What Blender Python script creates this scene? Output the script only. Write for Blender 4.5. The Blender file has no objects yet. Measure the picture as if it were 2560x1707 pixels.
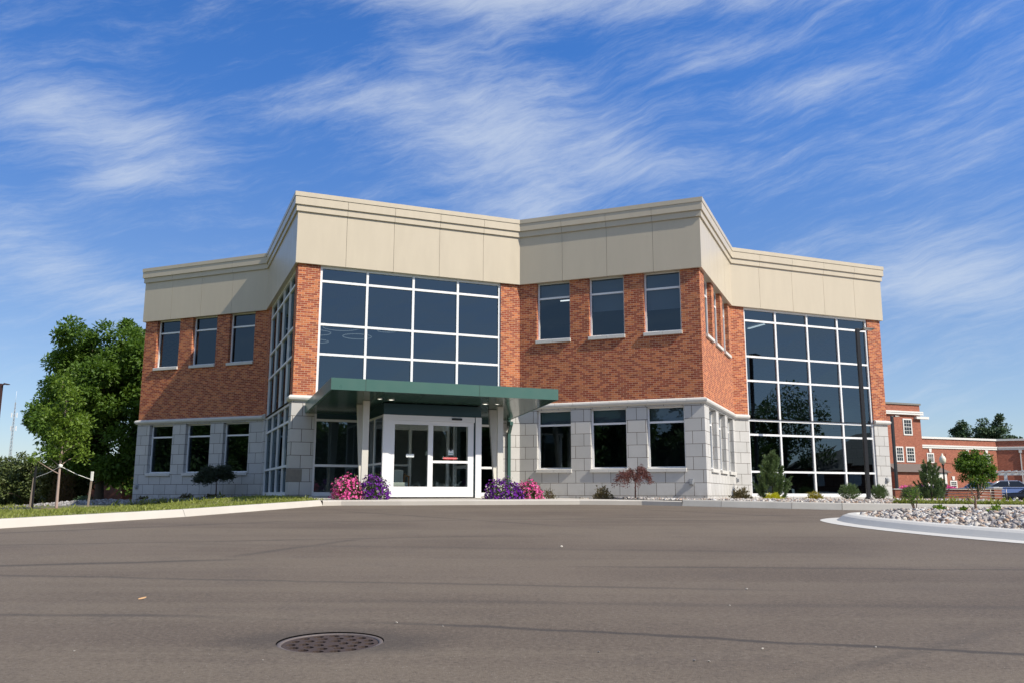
import bpy, math, random
import numpy as np
from mathutils import Vector, Matrix
R = math.radians
random.seed(7); rng = np.random.default_rng(7)
S = bpy.context.scene
COL = S.collection

# ------------------------------------------------------------------ camera, sky, sun, exposure
cd = bpy.data.cameras.new('camera'); cam = bpy.data.objects.new('camera', cd); COL.objects.link(cam)
cd.sensor_width = 36.0; cd.lens = 30.29; cd.clip_start = 0.05; cd.clip_end = 3000
cam.rotation_mode = 'QUATERNION'
cam.matrix_world = Matrix.Rotation(R(90 + 10.039), 4, 'X') @ Matrix.Rotation(R(0.1216), 4, 'Z')
S.camera = cam
S.render.engine = 'CYCLES'
S.cycles.use_denoising = True
S.cycles.max_bounces = 8
S.cycles.transparent_max_bounces = 16
S.view_settings.view_transform = 'Standard'; S.view_settings.look = 'None'
S.view_settings.exposure = 0.22; S.view_settings.gamma = 1.0

SUN = Vector((0.632, -0.404, 0.662)).normalized()
SUN_EL = math.asin(SUN.z); SUN_AZ = math.atan2(SUN.x, SUN.y)
ld = bpy.data.lights.new('sun', 'SUN'); sun = bpy.data.objects.new('sun', ld); COL.objects.link(sun)
ld.energy = 4.8; ld.angle = R(0.53); ld.color = (1.0, 0.92, 0.79)
sun.rotation_mode = 'QUATERNION'; sun.rotation_quaternion = SUN.to_track_quat('Z', 'Y')

class NT:
    """small helper for node trees"""
    def __init__(s, tree): s.t = tree
    def n(s, typ, ins=None, **kw):
        nd = s.t.nodes.new(typ)
        for k, v in kw.items(): setattr(nd, k, v)
        for k, v in (ins or {}).items():
            sock = nd.inputs[k]
            if isinstance(v, bpy.types.NodeSocket): s.t.links.new(v, sock)
            else: sock.default_value = v
        return nd
    def m(s, op, a, b=0.0, c=0.0, clamp=False):
        nd = s.t.nodes.new('ShaderNodeMath'); nd.operation = op; nd.use_clamp = clamp
        for i, v in enumerate((a, b, c)):
            if isinstance(v, bpy.types.NodeSocket): s.t.links.new(v, nd.inputs[i])
            else: nd.inputs[i].default_value = v
        return nd.outputs[0]
    def mix(s, fac, a, b, blend='MIX'):
        nd = s.t.nodes.new('ShaderNodeMix'); nd.data_type = 'RGBA'; nd.blend_type = blend
        for i, v in ((0, fac), (6, a), (7, b)):
            if isinstance(v, bpy.types.NodeSocket): s.t.links.new(v, nd.inputs[i])
            else: nd.inputs[i].default_value = v if i == 0 else (*v[:3], 1)
        return nd.outputs[2]
    def ss(s, x, lo, hi):
        nd = s.n('ShaderNodeMapRange', {'From Min': lo, 'From Max': hi, 'To Min': 0.0, 'To Max': 1.0}, interpolation_type='SMOOTHSTEP')
        s.t.links.new(x, nd.inputs['Value']); return nd.outputs[0]
    def noise(s, vec, scale, detail=3, rough=0.5, dist=0.0, out=0):
        return s.n('ShaderNodeTexNoise', {'Vector': vec, 'Scale': scale, 'Detail': detail, 'Roughness': rough, 'Distortion': dist}).outputs[out]

W = bpy.data.worlds.new('World'); S.world = W; W.use_nodes = True
wt = W.node_tree; wt.nodes.clear(); w = NT(wt)
sky = w.n('ShaderNodeTexSky', sky_type='NISHITA', sun_disc=False, sun_elevation=SUN_EL, sun_rotation=SUN_AZ,
          altitude=200.0, air_density=1.0, dust_density=0.4, ozone_density=3.0)
gen = w.n('ShaderNodeTexCoord').outputs['Generated']
sp = w.n('ShaderNodeSeparateXYZ', {0: gen})
dx, dy, dz = sp.outputs
dzc = w.m('ADD', w.m('MAXIMUM', dz, 0.0), 0.10)
px = w.m('DIVIDE', dx, dzc); py = w.m('DIVIDE', dy, dzc)
az = w.m('ARCTAN2', dx, dy); el = w.m('ARCSINE', dz)
# high thin cloud: fibres drawn out along one slanting direction, warped, in several sizes
warp = w.n('ShaderNodeVectorMath', {0: w.noise(gen, 3.2, 4, 0.55, out=1), 1: (0.5, 0.5, 0.5)}, operation='SUBTRACT').outputs[0]
warp = w.n('ShaderNodeVectorMath', {0: warp, 3: 0.10}, operation='SCALE').outputs[0]
pw = w.n('ShaderNodeVectorMath', {0: gen, 1: warp}, operation='ADD').outputs[0]
def fibres(ang, sc, scale, det, rough, dist, off):
    r = w.n('ShaderNodeMapping', {'Vector': pw, 'Rotation': (0, R(ang), 0)}).outputs[0]
    q = w.n('ShaderNodeMapping', {'Vector': r, 'Scale': sc, 'Location': off}).outputs[0]
    return w.noise(q, scale, det, rough, dist)
pv = gen
n1 = fibres(9, (2.0, 2.0, 6.5), 1.6, 9, 0.62, 0.1, (0, 0, 0)); n2 = fibres(17, (3.6, 3.6, 24.0), 2.4, 9, 0.74, 0.12, (3.1, 1.7, .4)); n3 = fibres(3, (2.0, 2.0, 9.0), 4.0, 5, 0.6, 0.2, (1.2, 4.7, 2.2))
streak = w.m('ADD', w.m('ADD', w.m('MULTIPLY', n1, 0.40), w.m('MULTIPLY', n2, 0.46)), w.m('MULTIPLY', n3, 0.14))
env = w.m('MULTIPLY', w.noise(pv, 2.4, 2, 0.5), 0.15)
# where the cloud bands stand: azimuth, elevation, widths (deg), slope, weight
for a0, e0, aw, ew, sl, wt_ in [
    (-1.0, 23.6, 8.5, 3.4, -0.05, 0.60), (-27.5, 22.0, 6.0, 2.4, -0.10, 0.60), (-13.0, 25.2, 7, 1.5, 0.20, 0.46),
    (8.0, 31.4, 14, 1.3, -0.03, 0.60), (-9, 31.9, 9, 1.0, 0.0, 0.42), (21.0, 25.0, 4.5, .9, 0.10, 0.48), (27.5, 12.5, 6, 2.0, -0.15, 0.62),
    (-28.0, 12.8, 5.5, 2.0, -0.22, 0.55), (1.0, 18.2, 3.6, 1.6, 0.15, 0.46), (-25.3, 19.0, 2.6, 0.6, 0.25, 0.48),
    (25, 31, 5, 1.2, -0.1, 0.26), (29, 19.5, 4, 1.5, 0.1, 0.16), (10, 21.2, 5, 1.1, -0.1, 0.30), (15, 28, 5, .9, .1, .26),
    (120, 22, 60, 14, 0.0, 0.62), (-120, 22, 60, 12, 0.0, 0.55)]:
    u = w.m('DIVIDE', w.m('SUBTRACT', az, R(a0)), R(aw))
    v = w.m('DIVIDE', w.m('SUBTRACT', w.m('SUBTRACT', el, R(e0)), w.m('MULTIPLY', w.m('SUBTRACT', az, R(a0)), sl)), R(ew))
    g = w.m('MULTIPLY', w.m('EXPONENT', w.m('MULTIPLY', w.m('ADD', w.m('MULTIPLY', u, u), w.m('MULTIPLY', v, v)), -0.7)), wt_)
    env = w.m('ADD', env, g)
cl = w.m('ADD', streak, w.m('MULTIPLY', env, 0.40))
cmask = w.m('MULTIPLY', w.ss(cl, 0.535, 0.95), 0.66)
air = w.mix(w.ss(el, R(6), R(31)), (1.12, 1.16, 1.33), (0.62, 1.24, 2.02))
skyc = w.mix(1.0, sky.outputs[0], air, 'MULTIPLY')
side = w.m('ADD', 0.86, w.m('MULTIPLY', w.ss(az, R(-35), R(25)), 0.16)); skyc = w.mix(1.0, skyc, w.n('ShaderNodeCombineColor', {0: side, 1: side, 2: side}).outputs[0], 'MULTIPLY')
cloudc = w.n('ShaderNodeRGB'); cloudc.outputs[0].default_value = (7.2, 7.9, 8.8, 1)
# pale veil added overhead and behind the view, brightens the fill in shade
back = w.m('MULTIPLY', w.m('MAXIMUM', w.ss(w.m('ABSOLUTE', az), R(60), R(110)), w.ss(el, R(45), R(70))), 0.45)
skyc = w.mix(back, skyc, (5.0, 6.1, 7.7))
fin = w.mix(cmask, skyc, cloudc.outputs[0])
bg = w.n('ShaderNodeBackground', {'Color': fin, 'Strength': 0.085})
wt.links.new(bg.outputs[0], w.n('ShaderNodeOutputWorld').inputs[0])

# ------------------------------------------------------------------ mesh and object helpers
def tag(o, label=None, cat=None, group=None, kind=None):
    if label: o['label'] = label
    if cat: o['category'] = cat
    if group: o['group'] = group
    if kind: o['kind'] = kind
    return o
def thing(name, label, cat, loc=(0, 0, 0), rz=0.0, group=None):
    o = bpy.data.objects.new(name, None); COL.objects.link(o)
    o.location = loc; o.rotation_euler = (0, 0, rz); o.empty_display_size = 0.2
    return tag(o, label, cat, group)
def copy_tree(o, parent=None):
    c = o.copy(); COL.objects.link(c)
    if parent is not None: c.parent = parent
    for ch in list(o.children): copy_tree(ch, c)
    return c
class MB:
    """collects faces, then links them as ONE mesh object"""
    def __init__(s): s.v = []; s.f = []; s.uv = []; s.mi = []; s.sm = []
    def face(s, pts, uv=None, mi=0, smooth=False):
        k = len(s.v); s.v += [tuple(p) for p in pts]; s.f.append(tuple(range(k, k + len(pts))))
        s.uv += list(uv) if uv else [(p[0], p[1]) for p in pts]
        s.mi.append(mi); s.sm.append(smooth); return s
    def mesh(s, verts, faces, mi=0, smooth=False):
        k = len(s.v); s.v += [tuple(p) for p in verts]
        for f in faces:
            s.f.append(tuple(k + i for i in f)); s.uv += [(verts[i][0], verts[i][2]) for i in f]; s.mi.append(mi); s.sm.append(smooth)
        return s
    def hexa(s, b, t, mi=0):
        """b, t: four bottom and four top points, counter-clockwise seen from above"""
        return s.mesh(list(b) + list(t), [(3, 2, 1, 0), (4, 5, 6, 7), (0, 1, 5, 4), (1, 2, 6, 5), (2, 3, 7, 6), (3, 0, 4, 7)], mi)
    def box(s, x0, x1, y0, y1, z0, z1, mi=0, M=None):
        p = [Vector(q) for q in ((x0, y0, z0), (x1, y0, z0), (x1, y1, z0), (x0, y1, z0), (x0, y0, z1), (x1, y0, z1), (x1, y1, z1), (x0, y1, z1))]
        if M is not None: p = [M @ q for q in p]
        return s.hexa(p[:4], p[4:], mi)
    def prism(s, poly, z0, z1, mi=0):
        n = len(poly)
        b = [(p[0], p[1], z0) for p in poly]; t = [(p[0], p[1], z1) for p in poly]
        return s.mesh(b + t, [tuple(range(n - 1, -1, -1)), tuple(range(n, 2 * n))] + [(i, (i + 1) % n, n + (i + 1) % n, n + i) for i in range(n)], mi)
    def tube(s, path, rad, n=8, mi=0, cap=True):
        path = [Vector(p) for p in path]
        if not hasattr(rad, '__len__'): rad = [rad] * len(path)
        vs = []; up = Vector((0.31, 0.95, 0.05))
        for i, p in enumerate(path):
            d = (path[min(i + 1, len(path) - 1)] - path[max(i - 1, 0)]).normalized()
            a = d.cross(up); a = a.normalized() if a.length > 1e-3 else d.orthogonal().normalized()
            b = d.cross(a)
            for k in range(n):
                q = 2 * math.pi * k / n; vs.append(p + (a * math.cos(q) + b * math.sin(q)) * rad[i])
        fs = [(i * n + k, i * n + (k + 1) % n, (i + 1) * n + (k + 1) % n, (i + 1) * n + k) for i in range(len(path) - 1) for k in range(n)]
        if cap: fs += [tuple(range(n - 1, -1, -1)), tuple(range((len(path) - 1) * n, len(path) * n))]
        return s.mesh(vs, fs, mi, True)
    def lathe(s, prof, c=(0, 0, 0), n=16, mi=0):
        vs = [(c[0] + r * math.cos(2 * math.pi * k / n), c[1] + r * math.sin(2 * math.pi * k / n), c[2] + z) for r, z in prof for k in range(n)]
        fs = [(i * n + k, i * n + (k + 1) % n, (i + 1) * n + (k + 1) % n, (i + 1) * n + k) for i in range(len(prof) - 1) for k in range(n)]
        fs += [tuple(range(n - 1, -1, -1)), tuple(range((len(prof) - 1) * n, len(prof) * n))]
        return s.mesh(vs, fs, mi, True)
    def build(s, name, mats, parent=None, bevel=0.0):
        me = bpy.data.meshes.new(name)
        me.from_pydata([tuple(p) for p in s.v], [], s.f)
        for m in (mats if isinstance(mats, (list, tuple)) else [mats]): me.materials.append(m)
        me.polygons.foreach_set('material_index', s.mi); me.polygons.foreach_set('use_smooth', s.sm)
        l = me.uv_layers.new(name='UVMap'); l.data.foreach_set('uv', [c for q in s.uv for c in q])
        me.update()
        o = bpy.data.objects.new(name, me); COL.objects.link(o)
        if parent is not None:
            o.parent = parent
        if bevel:
            b = o.modifiers.new('bevel', 'BEVEL'); b.width = bevel; b.segments = 2; b.limit_method = 'ANGLE'; b.angle_limit = R(40)
        return o
def ico(sub=1):
    import bmesh
    bm = bmesh.new(); bmesh.ops.create_icosphere(bm, subdivisions=sub, radius=1.0)
    v = np.array([q.co[:] for q in bm.verts]); f = [tuple(q.index for q in p.verts) for p in bm.faces]; bm.free(); return v, f
def np_mesh(name, V, F, mat, parent=None, tint=None, smooth=False):
    """V (n,3), F (m,k) arrays -> one mesh object; tint: one value per vertex"""
    me = bpy.data.meshes.new(name); V = np.asarray(V, np.float32); F = np.asarray(F, np.int32); m, k = F.shape
    me.vertices.add(len(V)); me.vertices.foreach_set('co', V.ravel())
    me.loops.add(m * k); me.loops.foreach_set('vertex_index', F.ravel())
    me.polygons.add(m); me.polygons.foreach_set('loop_start', np.arange(0, m * k, k, dtype=np.int32))
    me.polygons.foreach_set('loop_total', np.full(m, k, np.int32))
    me.polygons.foreach_set('use_smooth', np.full(m, smooth, bool))
    if tint is not None:
        a = me.attributes.new('tint', 'FLOAT', 'POINT'); a.data.foreach_set('value', np.asarray(tint, np.float32))
    me.update(calc_edges=True); me.materials.append(mat)
    o = bpy.data.objects.new(name, me); COL.objects.link(o)
    if parent is not None: o.parent = parent
    return o
def unit(a): return a / np.maximum(np.linalg.norm(a, axis=-1, keepdims=True), 1e-9)
def leaves(P, A, L, Wd, nrm=None, bend=0.25):
    """rhombic leaves: base points P, length directions A, lengths L, widths Wd"""
    n = len(P); A = unit(A); nr = unit(rng.normal(size=(n, 3))) if nrm is None else unit(nrm + rng.normal(size=(n, 3)) * 0.35)
    B = unit(np.cross(A, nr)); N = np.cross(B, A); L = np.broadcast_to(L, n)[:, None]; Wd = np.broadcast_to(Wd, n)[:, None]
    V = np.stack([P, P + A * L * .5 + B * Wd * .5 + N * L * bend * .3, P + A * L - N * L * bend * .2, P + A * L * .5 - B * Wd * .5 + N * L * bend * .3], 1).reshape(-1, 3)
    F = np.arange(4 * n).reshape(n, 4); T = np.repeat(rng.random(n), 4)
    return V, F, T
def cat_mesh(parts):
    V, F, T, k = [], [], [], 0
    for v, f, t in parts: V.append(v); F.append(f + k); T.append(t); k += len(v)
    return np.concatenate(V), np.concatenate(F), np.concatenate(T)

# ------------------------------------------------------------------ materials
def mat(name, color, rough=0.6, metal=0.0, spec=0.5, var=0.0, vscale=4.0, streak=None, bump=0.0, bscale=60.0, coat=0.0, emit=None):
    m = bpy.data.materials.new(name); m.use_nodes = True; t = NT(m.node_tree); b = m.node_tree.nodes['Principled BSDF']
    b.inputs['Roughness'].default_value = rough; b.inputs['Metallic'].default_value = metal
    b.inputs['Specular IOR Level'].default_value = spec; b.inputs['Coat Weight'].default_value = coat
    b.inputs['Base Color'].default_value = (*color, 1)
    if var or bump: co = t.n('ShaderNodeTexCoord').outputs['Object']
    if var:
        if streak: co = t.n('ShaderNodeMapping', {'Vector': co, 'Scale': streak}).outputs[0]
        f = t.noise(co, vscale, 6, 0.6)
        lo = tuple(c * (1 - var) for c in color); hi = tuple(min(1, c * (1 + var)) for c in color)
        m.node_tree.links.new(t.mix(f, lo, hi), b.inputs['Base Color'])
        rr = t.m('ADD', t.m('MULTIPLY', t.noise(co, vscale * 3, 3), 0.25), rough - 0.12, clamp=True); m.node_tree.links.new(rr, b.inputs['Roughness'])
    if bump:
        bp = t.n('ShaderNodeBump', {'Strength': bump, 'Distance': 0.01, 'Height': t.noise(co, bscale, 4, 0.6)})
        m.node_tree.links.new(bp.outputs[0], b.inputs['Normal'])
    if emit: b.inputs['Emission Color'].default_value = (*emit[0], 1); b.inputs['Emission Strength'].default_value = emit[1]
    return m
def foliage(name, c0, c1, trans=0.25, rough=0.5, spec=0.4):
    m = bpy.data.materials.new(name); m.use_nodes = True; t = NT(m.node_tree); b = m.node_tree.nodes['Principled BSDF']; L = m.node_tree.links
    at = t.n('ShaderNodeAttribute', attribute_name='tint').outputs['Fac']
    co = t.n('ShaderNodeTexCoord').outputs['Object']
    f = t.m('ADD', t.m('MULTIPLY', at, 0.65), t.m('MULTIPLY', t.noise(co, 1.7, 2), 0.35))
    c = t.mix(f, c0, c1)
    L.new(c, b.inputs['Base Color']); b.inputs['Roughness'].default_value = rough; b.inputs['Specular IOR Level'].default_value = spec
    tr = t.n('ShaderNodeBsdfTranslucent', {'Color': t.mix(0.5, c, (c1[0] * 1.3, c1[1] * 1.3, c1[2] * .6))})
    mx = t.n('ShaderNodeMixShader', {0: trans, 1: b.outputs[0], 2: tr.outputs[0]})
    L.new(mx.outputs[0], m.node_tree.nodes['Material Output'].inputs[0]); return m
def brick_mat(name, dark, tan, mortar, Lb=0.2032, h=0.0677, tan_share=0.2, zig=True):
    m = bpy.data.materials.new(name); m.use_nodes = True; t = NT(m.node_tree); b = m.node_tree.nodes['Principled BSDF']; K = m.node_tree.links
    uv = t.n('ShaderNodeUVMap', uv_map='UVMap').outputs[0]; sx = t.n('ShaderNodeSeparateXYZ', {0: uv}); u, v = sx.outputs[0], sx.outputs[1]
    rv = t.m('DIVIDE', v, h); row = t.m('FLOOR', rv); fv = t.m('FRACT', rv)
    cu = t.m('ADD', t.m('DIVIDE', u, Lb), t.m('MULTIPLY', t.m('MODULO', row, 2.0), 0.5)); colm = t.m('FLOOR', cu); fu = t.m('FRACT', cu)
    idv = t.n('ShaderNodeCombineXYZ', {0: colm, 1: row}).outputs[0]
    wn = t.n('ShaderNodeTexWhiteNoise', {0: idv}, noise_dimensions='2D').outputs[0]
    wn2 = t.n('ShaderNodeTexWhiteNoise', {0: t.n('ShaderNodeVectorMath', {0: idv, 1: (17.3, 5.1, 0)}, operation='ADD').outputs[0]}, noise_dimensions='2D').outputs[0]
    if zig:
        tri = t.m('PINGPONG', row, 7.0)
        q = t.m('FLOORED_MODULO', t.m('ADD', colm, t.m('FLOOR', t.m('MULTIPLY', tri, 0.5))), 3.0)
        q = t.m('LESS_THAN', q, 0.5)
        blob = t.ss(t.noise(uv, 0.9, 2), 0.3, 0.7)
        keep = t.m('LESS_THAN', wn, t.m('ADD', 0.52, t.m('MULTIPLY', blob, 0.4))); extra = t.m('GREATER_THAN', wn, 1.0 - tan_share)
        ist = t.m('MAXIMUM', t.m('MULTIPLY', q, keep), extra)
    else: ist = t.m('GREATER_THAN', wn, 1.0 - tan_share)
    base = t.mix(ist, dark, tan)
    hv = t.m('ADD', 0.80, t.m('MULTIPLY', wn2, 0.4)); base = t.mix(1.0, base, t.n('ShaderNodeCombineColor', {0: hv, 1: hv, 2: hv}).outputs[0], 'MULTIPLY')
    gr = t.noise(uv, 60, 4, 0.7); base = t.mix(t.m('MULTIPLY', gr, 0.25), base, dark)
    stain = t.ss(t.noise(uv, 0.5, 4, 0.6), 0.45, 0.8); base = t.mix(t.m('MULTIPLY', stain, 0.08), base, (0.5, 0.32, 0.20))
    mu = t.m('LESS_THAN', fu, 0.055); mv = t.m('LESS_THAN', fv, 0.155); mo = t.m('MAXIMUM', mu, mv)
    c = t.mix(mo, base, mortar); K.new(c, b.inputs['Base Color']); b.inputs['Roughness'].default_value = 0.85; b.inputs['Specular IOR Level'].default_value = 0.25
    hgt = t.m('ADD', t.m('MULTIPLY', t.m('SUBTRACT', 1.0, mo), 1.0), t.m('MULTIPLY', gr, 0.35))
    K.new(t.n('ShaderNodeBump', {'Strength': 0.45, 'Distance': 0.006, 'Height': hgt}).outputs[0], b.inputs['Normal']); return m
def stone_mat(name, c0, c1, joint, Lb=0.605, h=0.408, voff=0.04, jw=0.015):
    m = bpy.data.materials.new(name); m.use_nodes = True; t = NT(m.node_tree); b = m.node_tree.nodes['Principled BSDF']; K = m.node_tree.links
    uv = t.n('ShaderNodeUVMap', uv_map='UVMap').outputs[0]; sx = t.n('ShaderNodeSeparateXYZ', {0: uv}); u, v = sx.outputs[0], sx.outputs[1]
    rv = t.m('DIVIDE', t.m('ADD', v, voff), h); row = t.m('FLOOR', rv); fv = t.m('FRACT', rv)
    cu = t.m('ADD', t.m('DIVIDE', u, Lb), t.m('MULTIPLY', t.m('MODULO', t.m('ADD', row, 10.0), 2.0), 0.5)); fu = t.m('FRACT', cu)
    idv = t.n('ShaderNodeCombineXYZ', {0: t.m('FLOOR', cu), 1: row}).outputs[0]
    wn = t.n('ShaderNodeTexWhiteNoise', {0: idv}, noise_dimensions='2D').outputs[0]
    gr = t.noise(uv, 90, 5, 0.7); bl = t.noise(uv, 2.2, 5, 0.6)
    c = t.mix(wn, c0, c1); c = t.mix(t.m('MULTIPLY', t.ss(bl, 0.4, 0.8), 0.25), c, tuple(x * 0.72 for x in c0)); c = t.mix(t.m('MULTIPLY', gr, 0.2), c, tuple(x * 0.7 for x in c0))
    splash = t.m('MULTIPLY', t.m('SUBTRACT', 1.0, t.ss(v, -0.25, 0.35)), t.ss(t.noise(uv, 3.5, 4), 0.35, 0.75)); c = t.mix(t.m('MULTIPLY', splash, 0.5), c, (0.30, 0.25, 0.19))
    mo = t.m('MAXIMUM', t.m('LESS_THAN', fu, jw / Lb), t.m('LESS_THAN', fv, jw / h))
    c = t.mix(mo, c, joint); K.new(c, b.inputs['Base Color']); b.inputs['Roughness'].default_value = 0.8; b.inputs['Specular IOR Level'].default_value = 0.3
    K.new(t.n('ShaderNodeBump', {'Strength': 0.5, 'Distance': 0.008, 'Height': t.m('ADD', t.m('SUBTRACT', 1.0, mo), t.m('MULTIPLY', gr, 0.15))}).outputs[0], b.inputs['Normal']); return m
def glass_mat(name, tint, refl, gcol=(0.66, 0.86, 1.0), grow=0.35):
    """tinted pane: part of the light passes, part mirrors; more mirrors at a glancing angle"""
    m = bpy.data.materials.new(name); m.use_nodes = True; t = NT(m.node_tree); m.node_tree.nodes.clear()
    fr = t.n('ShaderNodeLayerWeight', {'Blend': 0.28}).outputs['Fresnel']
    fac = t.m('ADD', refl, t.m('MULTIPLY', fr, grow), clamp=True)
    co = t.n('ShaderNodeTexCoord').outputs['Object']
    bp = t.n('ShaderNodeBump', {'Strength': 0.035, 'Distance': 0.02, 'Height': t.noise(co, 1.1, 2)})
    tr = t.n('ShaderNodeBsdfTransparent', {0: (*tint, 1)}); gl = t.n('ShaderNodeBsdfGlossy', {'Color': (*gcol, 1), 'Roughness': 0.0, 'Normal': bp.outputs[0]})
    mx = t.n('ShaderNodeMixShader', {0: fac, 1: tr.outputs[0], 2: gl.outputs[0]})
    m.node_tree.links.new(mx.outputs[0], t.n('ShaderNodeOutputMaterial').inputs[0]); return m

M_brick = brick_mat('two_tone_brick', (0.295, 0.071, 0.036), (0.505, 0.168, 0.067), (0.56, 0.37, 0.25))
M_stone = stone_mat('cast_stone', (0.50, 0.49, 0.47), (0.58, 0.565, 0.54), (0.085, 0.066, 0.05))
M_cornice = mat('cast_stone_trim', (0.60, 0.58, 0.54), 0.75, var=0.08, bump=0.15)
M_sill = M_cornice
M_fascia = mat('beige_metal_panel', (0.53, 0.46, 0.348), 0.34, spec=0.5, var=0.09, vscale=1.5, streak=(1.6, 1.6, .28))
M_gap = mat('panel_gap', (0.10, 0.09, 0.075), 0.9)
M_frame = mat('white_aluminium', (0.80, 0.80, 0.80), 0.38, spec=0.5)
M_glass = glass_mat('dark_tinted_glass', (0.30, 0.34, 0.37), 0.075)
M_glass_hall = glass_mat('hall_tinted_glass', (0.15, 0.19, 0.21), 0.115)
M_clear = glass_mat('door_glass', (0.70, 0.75, 0.72), 0.06, grow=.25)
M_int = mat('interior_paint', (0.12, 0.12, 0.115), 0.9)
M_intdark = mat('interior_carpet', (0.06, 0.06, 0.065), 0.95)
M_roof = mat('roof_membrane', (0.35, 0.35, 0.34), 0.9, var=0.1)
M_blind = mat('roller_blind_cloth', (0.62, 0.66, 0.70), 0.9)
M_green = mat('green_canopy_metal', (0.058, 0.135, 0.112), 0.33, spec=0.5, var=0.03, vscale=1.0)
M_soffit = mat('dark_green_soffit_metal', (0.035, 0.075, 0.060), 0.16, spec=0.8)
M_teal = mat('dark_teal_panel', (0.012, 0.045, 0.055), 0.4)
M_post = mat('cream_painted_steel', (0.60, 0.58, 0.52), 0.45)
M_lens = mat('downlight_lens', (0.8, 0.8, 0.75), 0.4, emit=((1.0, 0.95, 0.82), 1.5))
M_black = mat('black_painted_metal', (0.018, 0.018, 0.02), 0.4)
M_gray = mat('gray_plastic', (0.30, 0.31, 0.32), 0.5)
M_ring = mat('lit_ring', (0.9, 0.9, 0.9), 0.5, emit=((1.0, 0.97, 0.92), 0.55))
M_concrete = mat('pale_concrete', (0.50, 0.465, 0.41), 0.85, var=0.14, vscale=1.3, bump=0.25, bscale=90)
M_concrete2 = mat('grey_kerb_concrete', (0.52, 0.49, 0.43), 0.85, var=0.18, vscale=1.6, bump=0.25, bscale=90)
M_soil = mat('dry_soil', (0.12, 0.10, 0.055), 0.95, var=0.35, vscale=2.0, bump=0.6, bscale=25)
M_mulch = mat('brown_mulch', (0.22, 0.13, 0.08), 0.95, var=0.4, vscale=14, bump=0.8, bscale=40)
M_bark = mat('bark', (0.10, 0.075, 0.055), 0.9, var=0.35, vscale=9, bump=0.6, bscale=22)
M_bark_pale = mat('young_pale_bark', (0.36, 0.27, 0.23), 0.8, var=0.2, vscale=12)
M_bark_red = mat('dark_red_bark', (0.10, 0.055, 0.045), 0.85)
M_wood = mat('weathered_stake_wood', (0.30, 0.24, 0.19), 0.85, var=0.2, vscale=8)
M_strap = mat('white_strap_webbing', (0.75, 0.75, 0.72), 0.7)
M_dead = mat('dead_twig', (0.20, 0.13, 0.09), 0.9)

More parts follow.
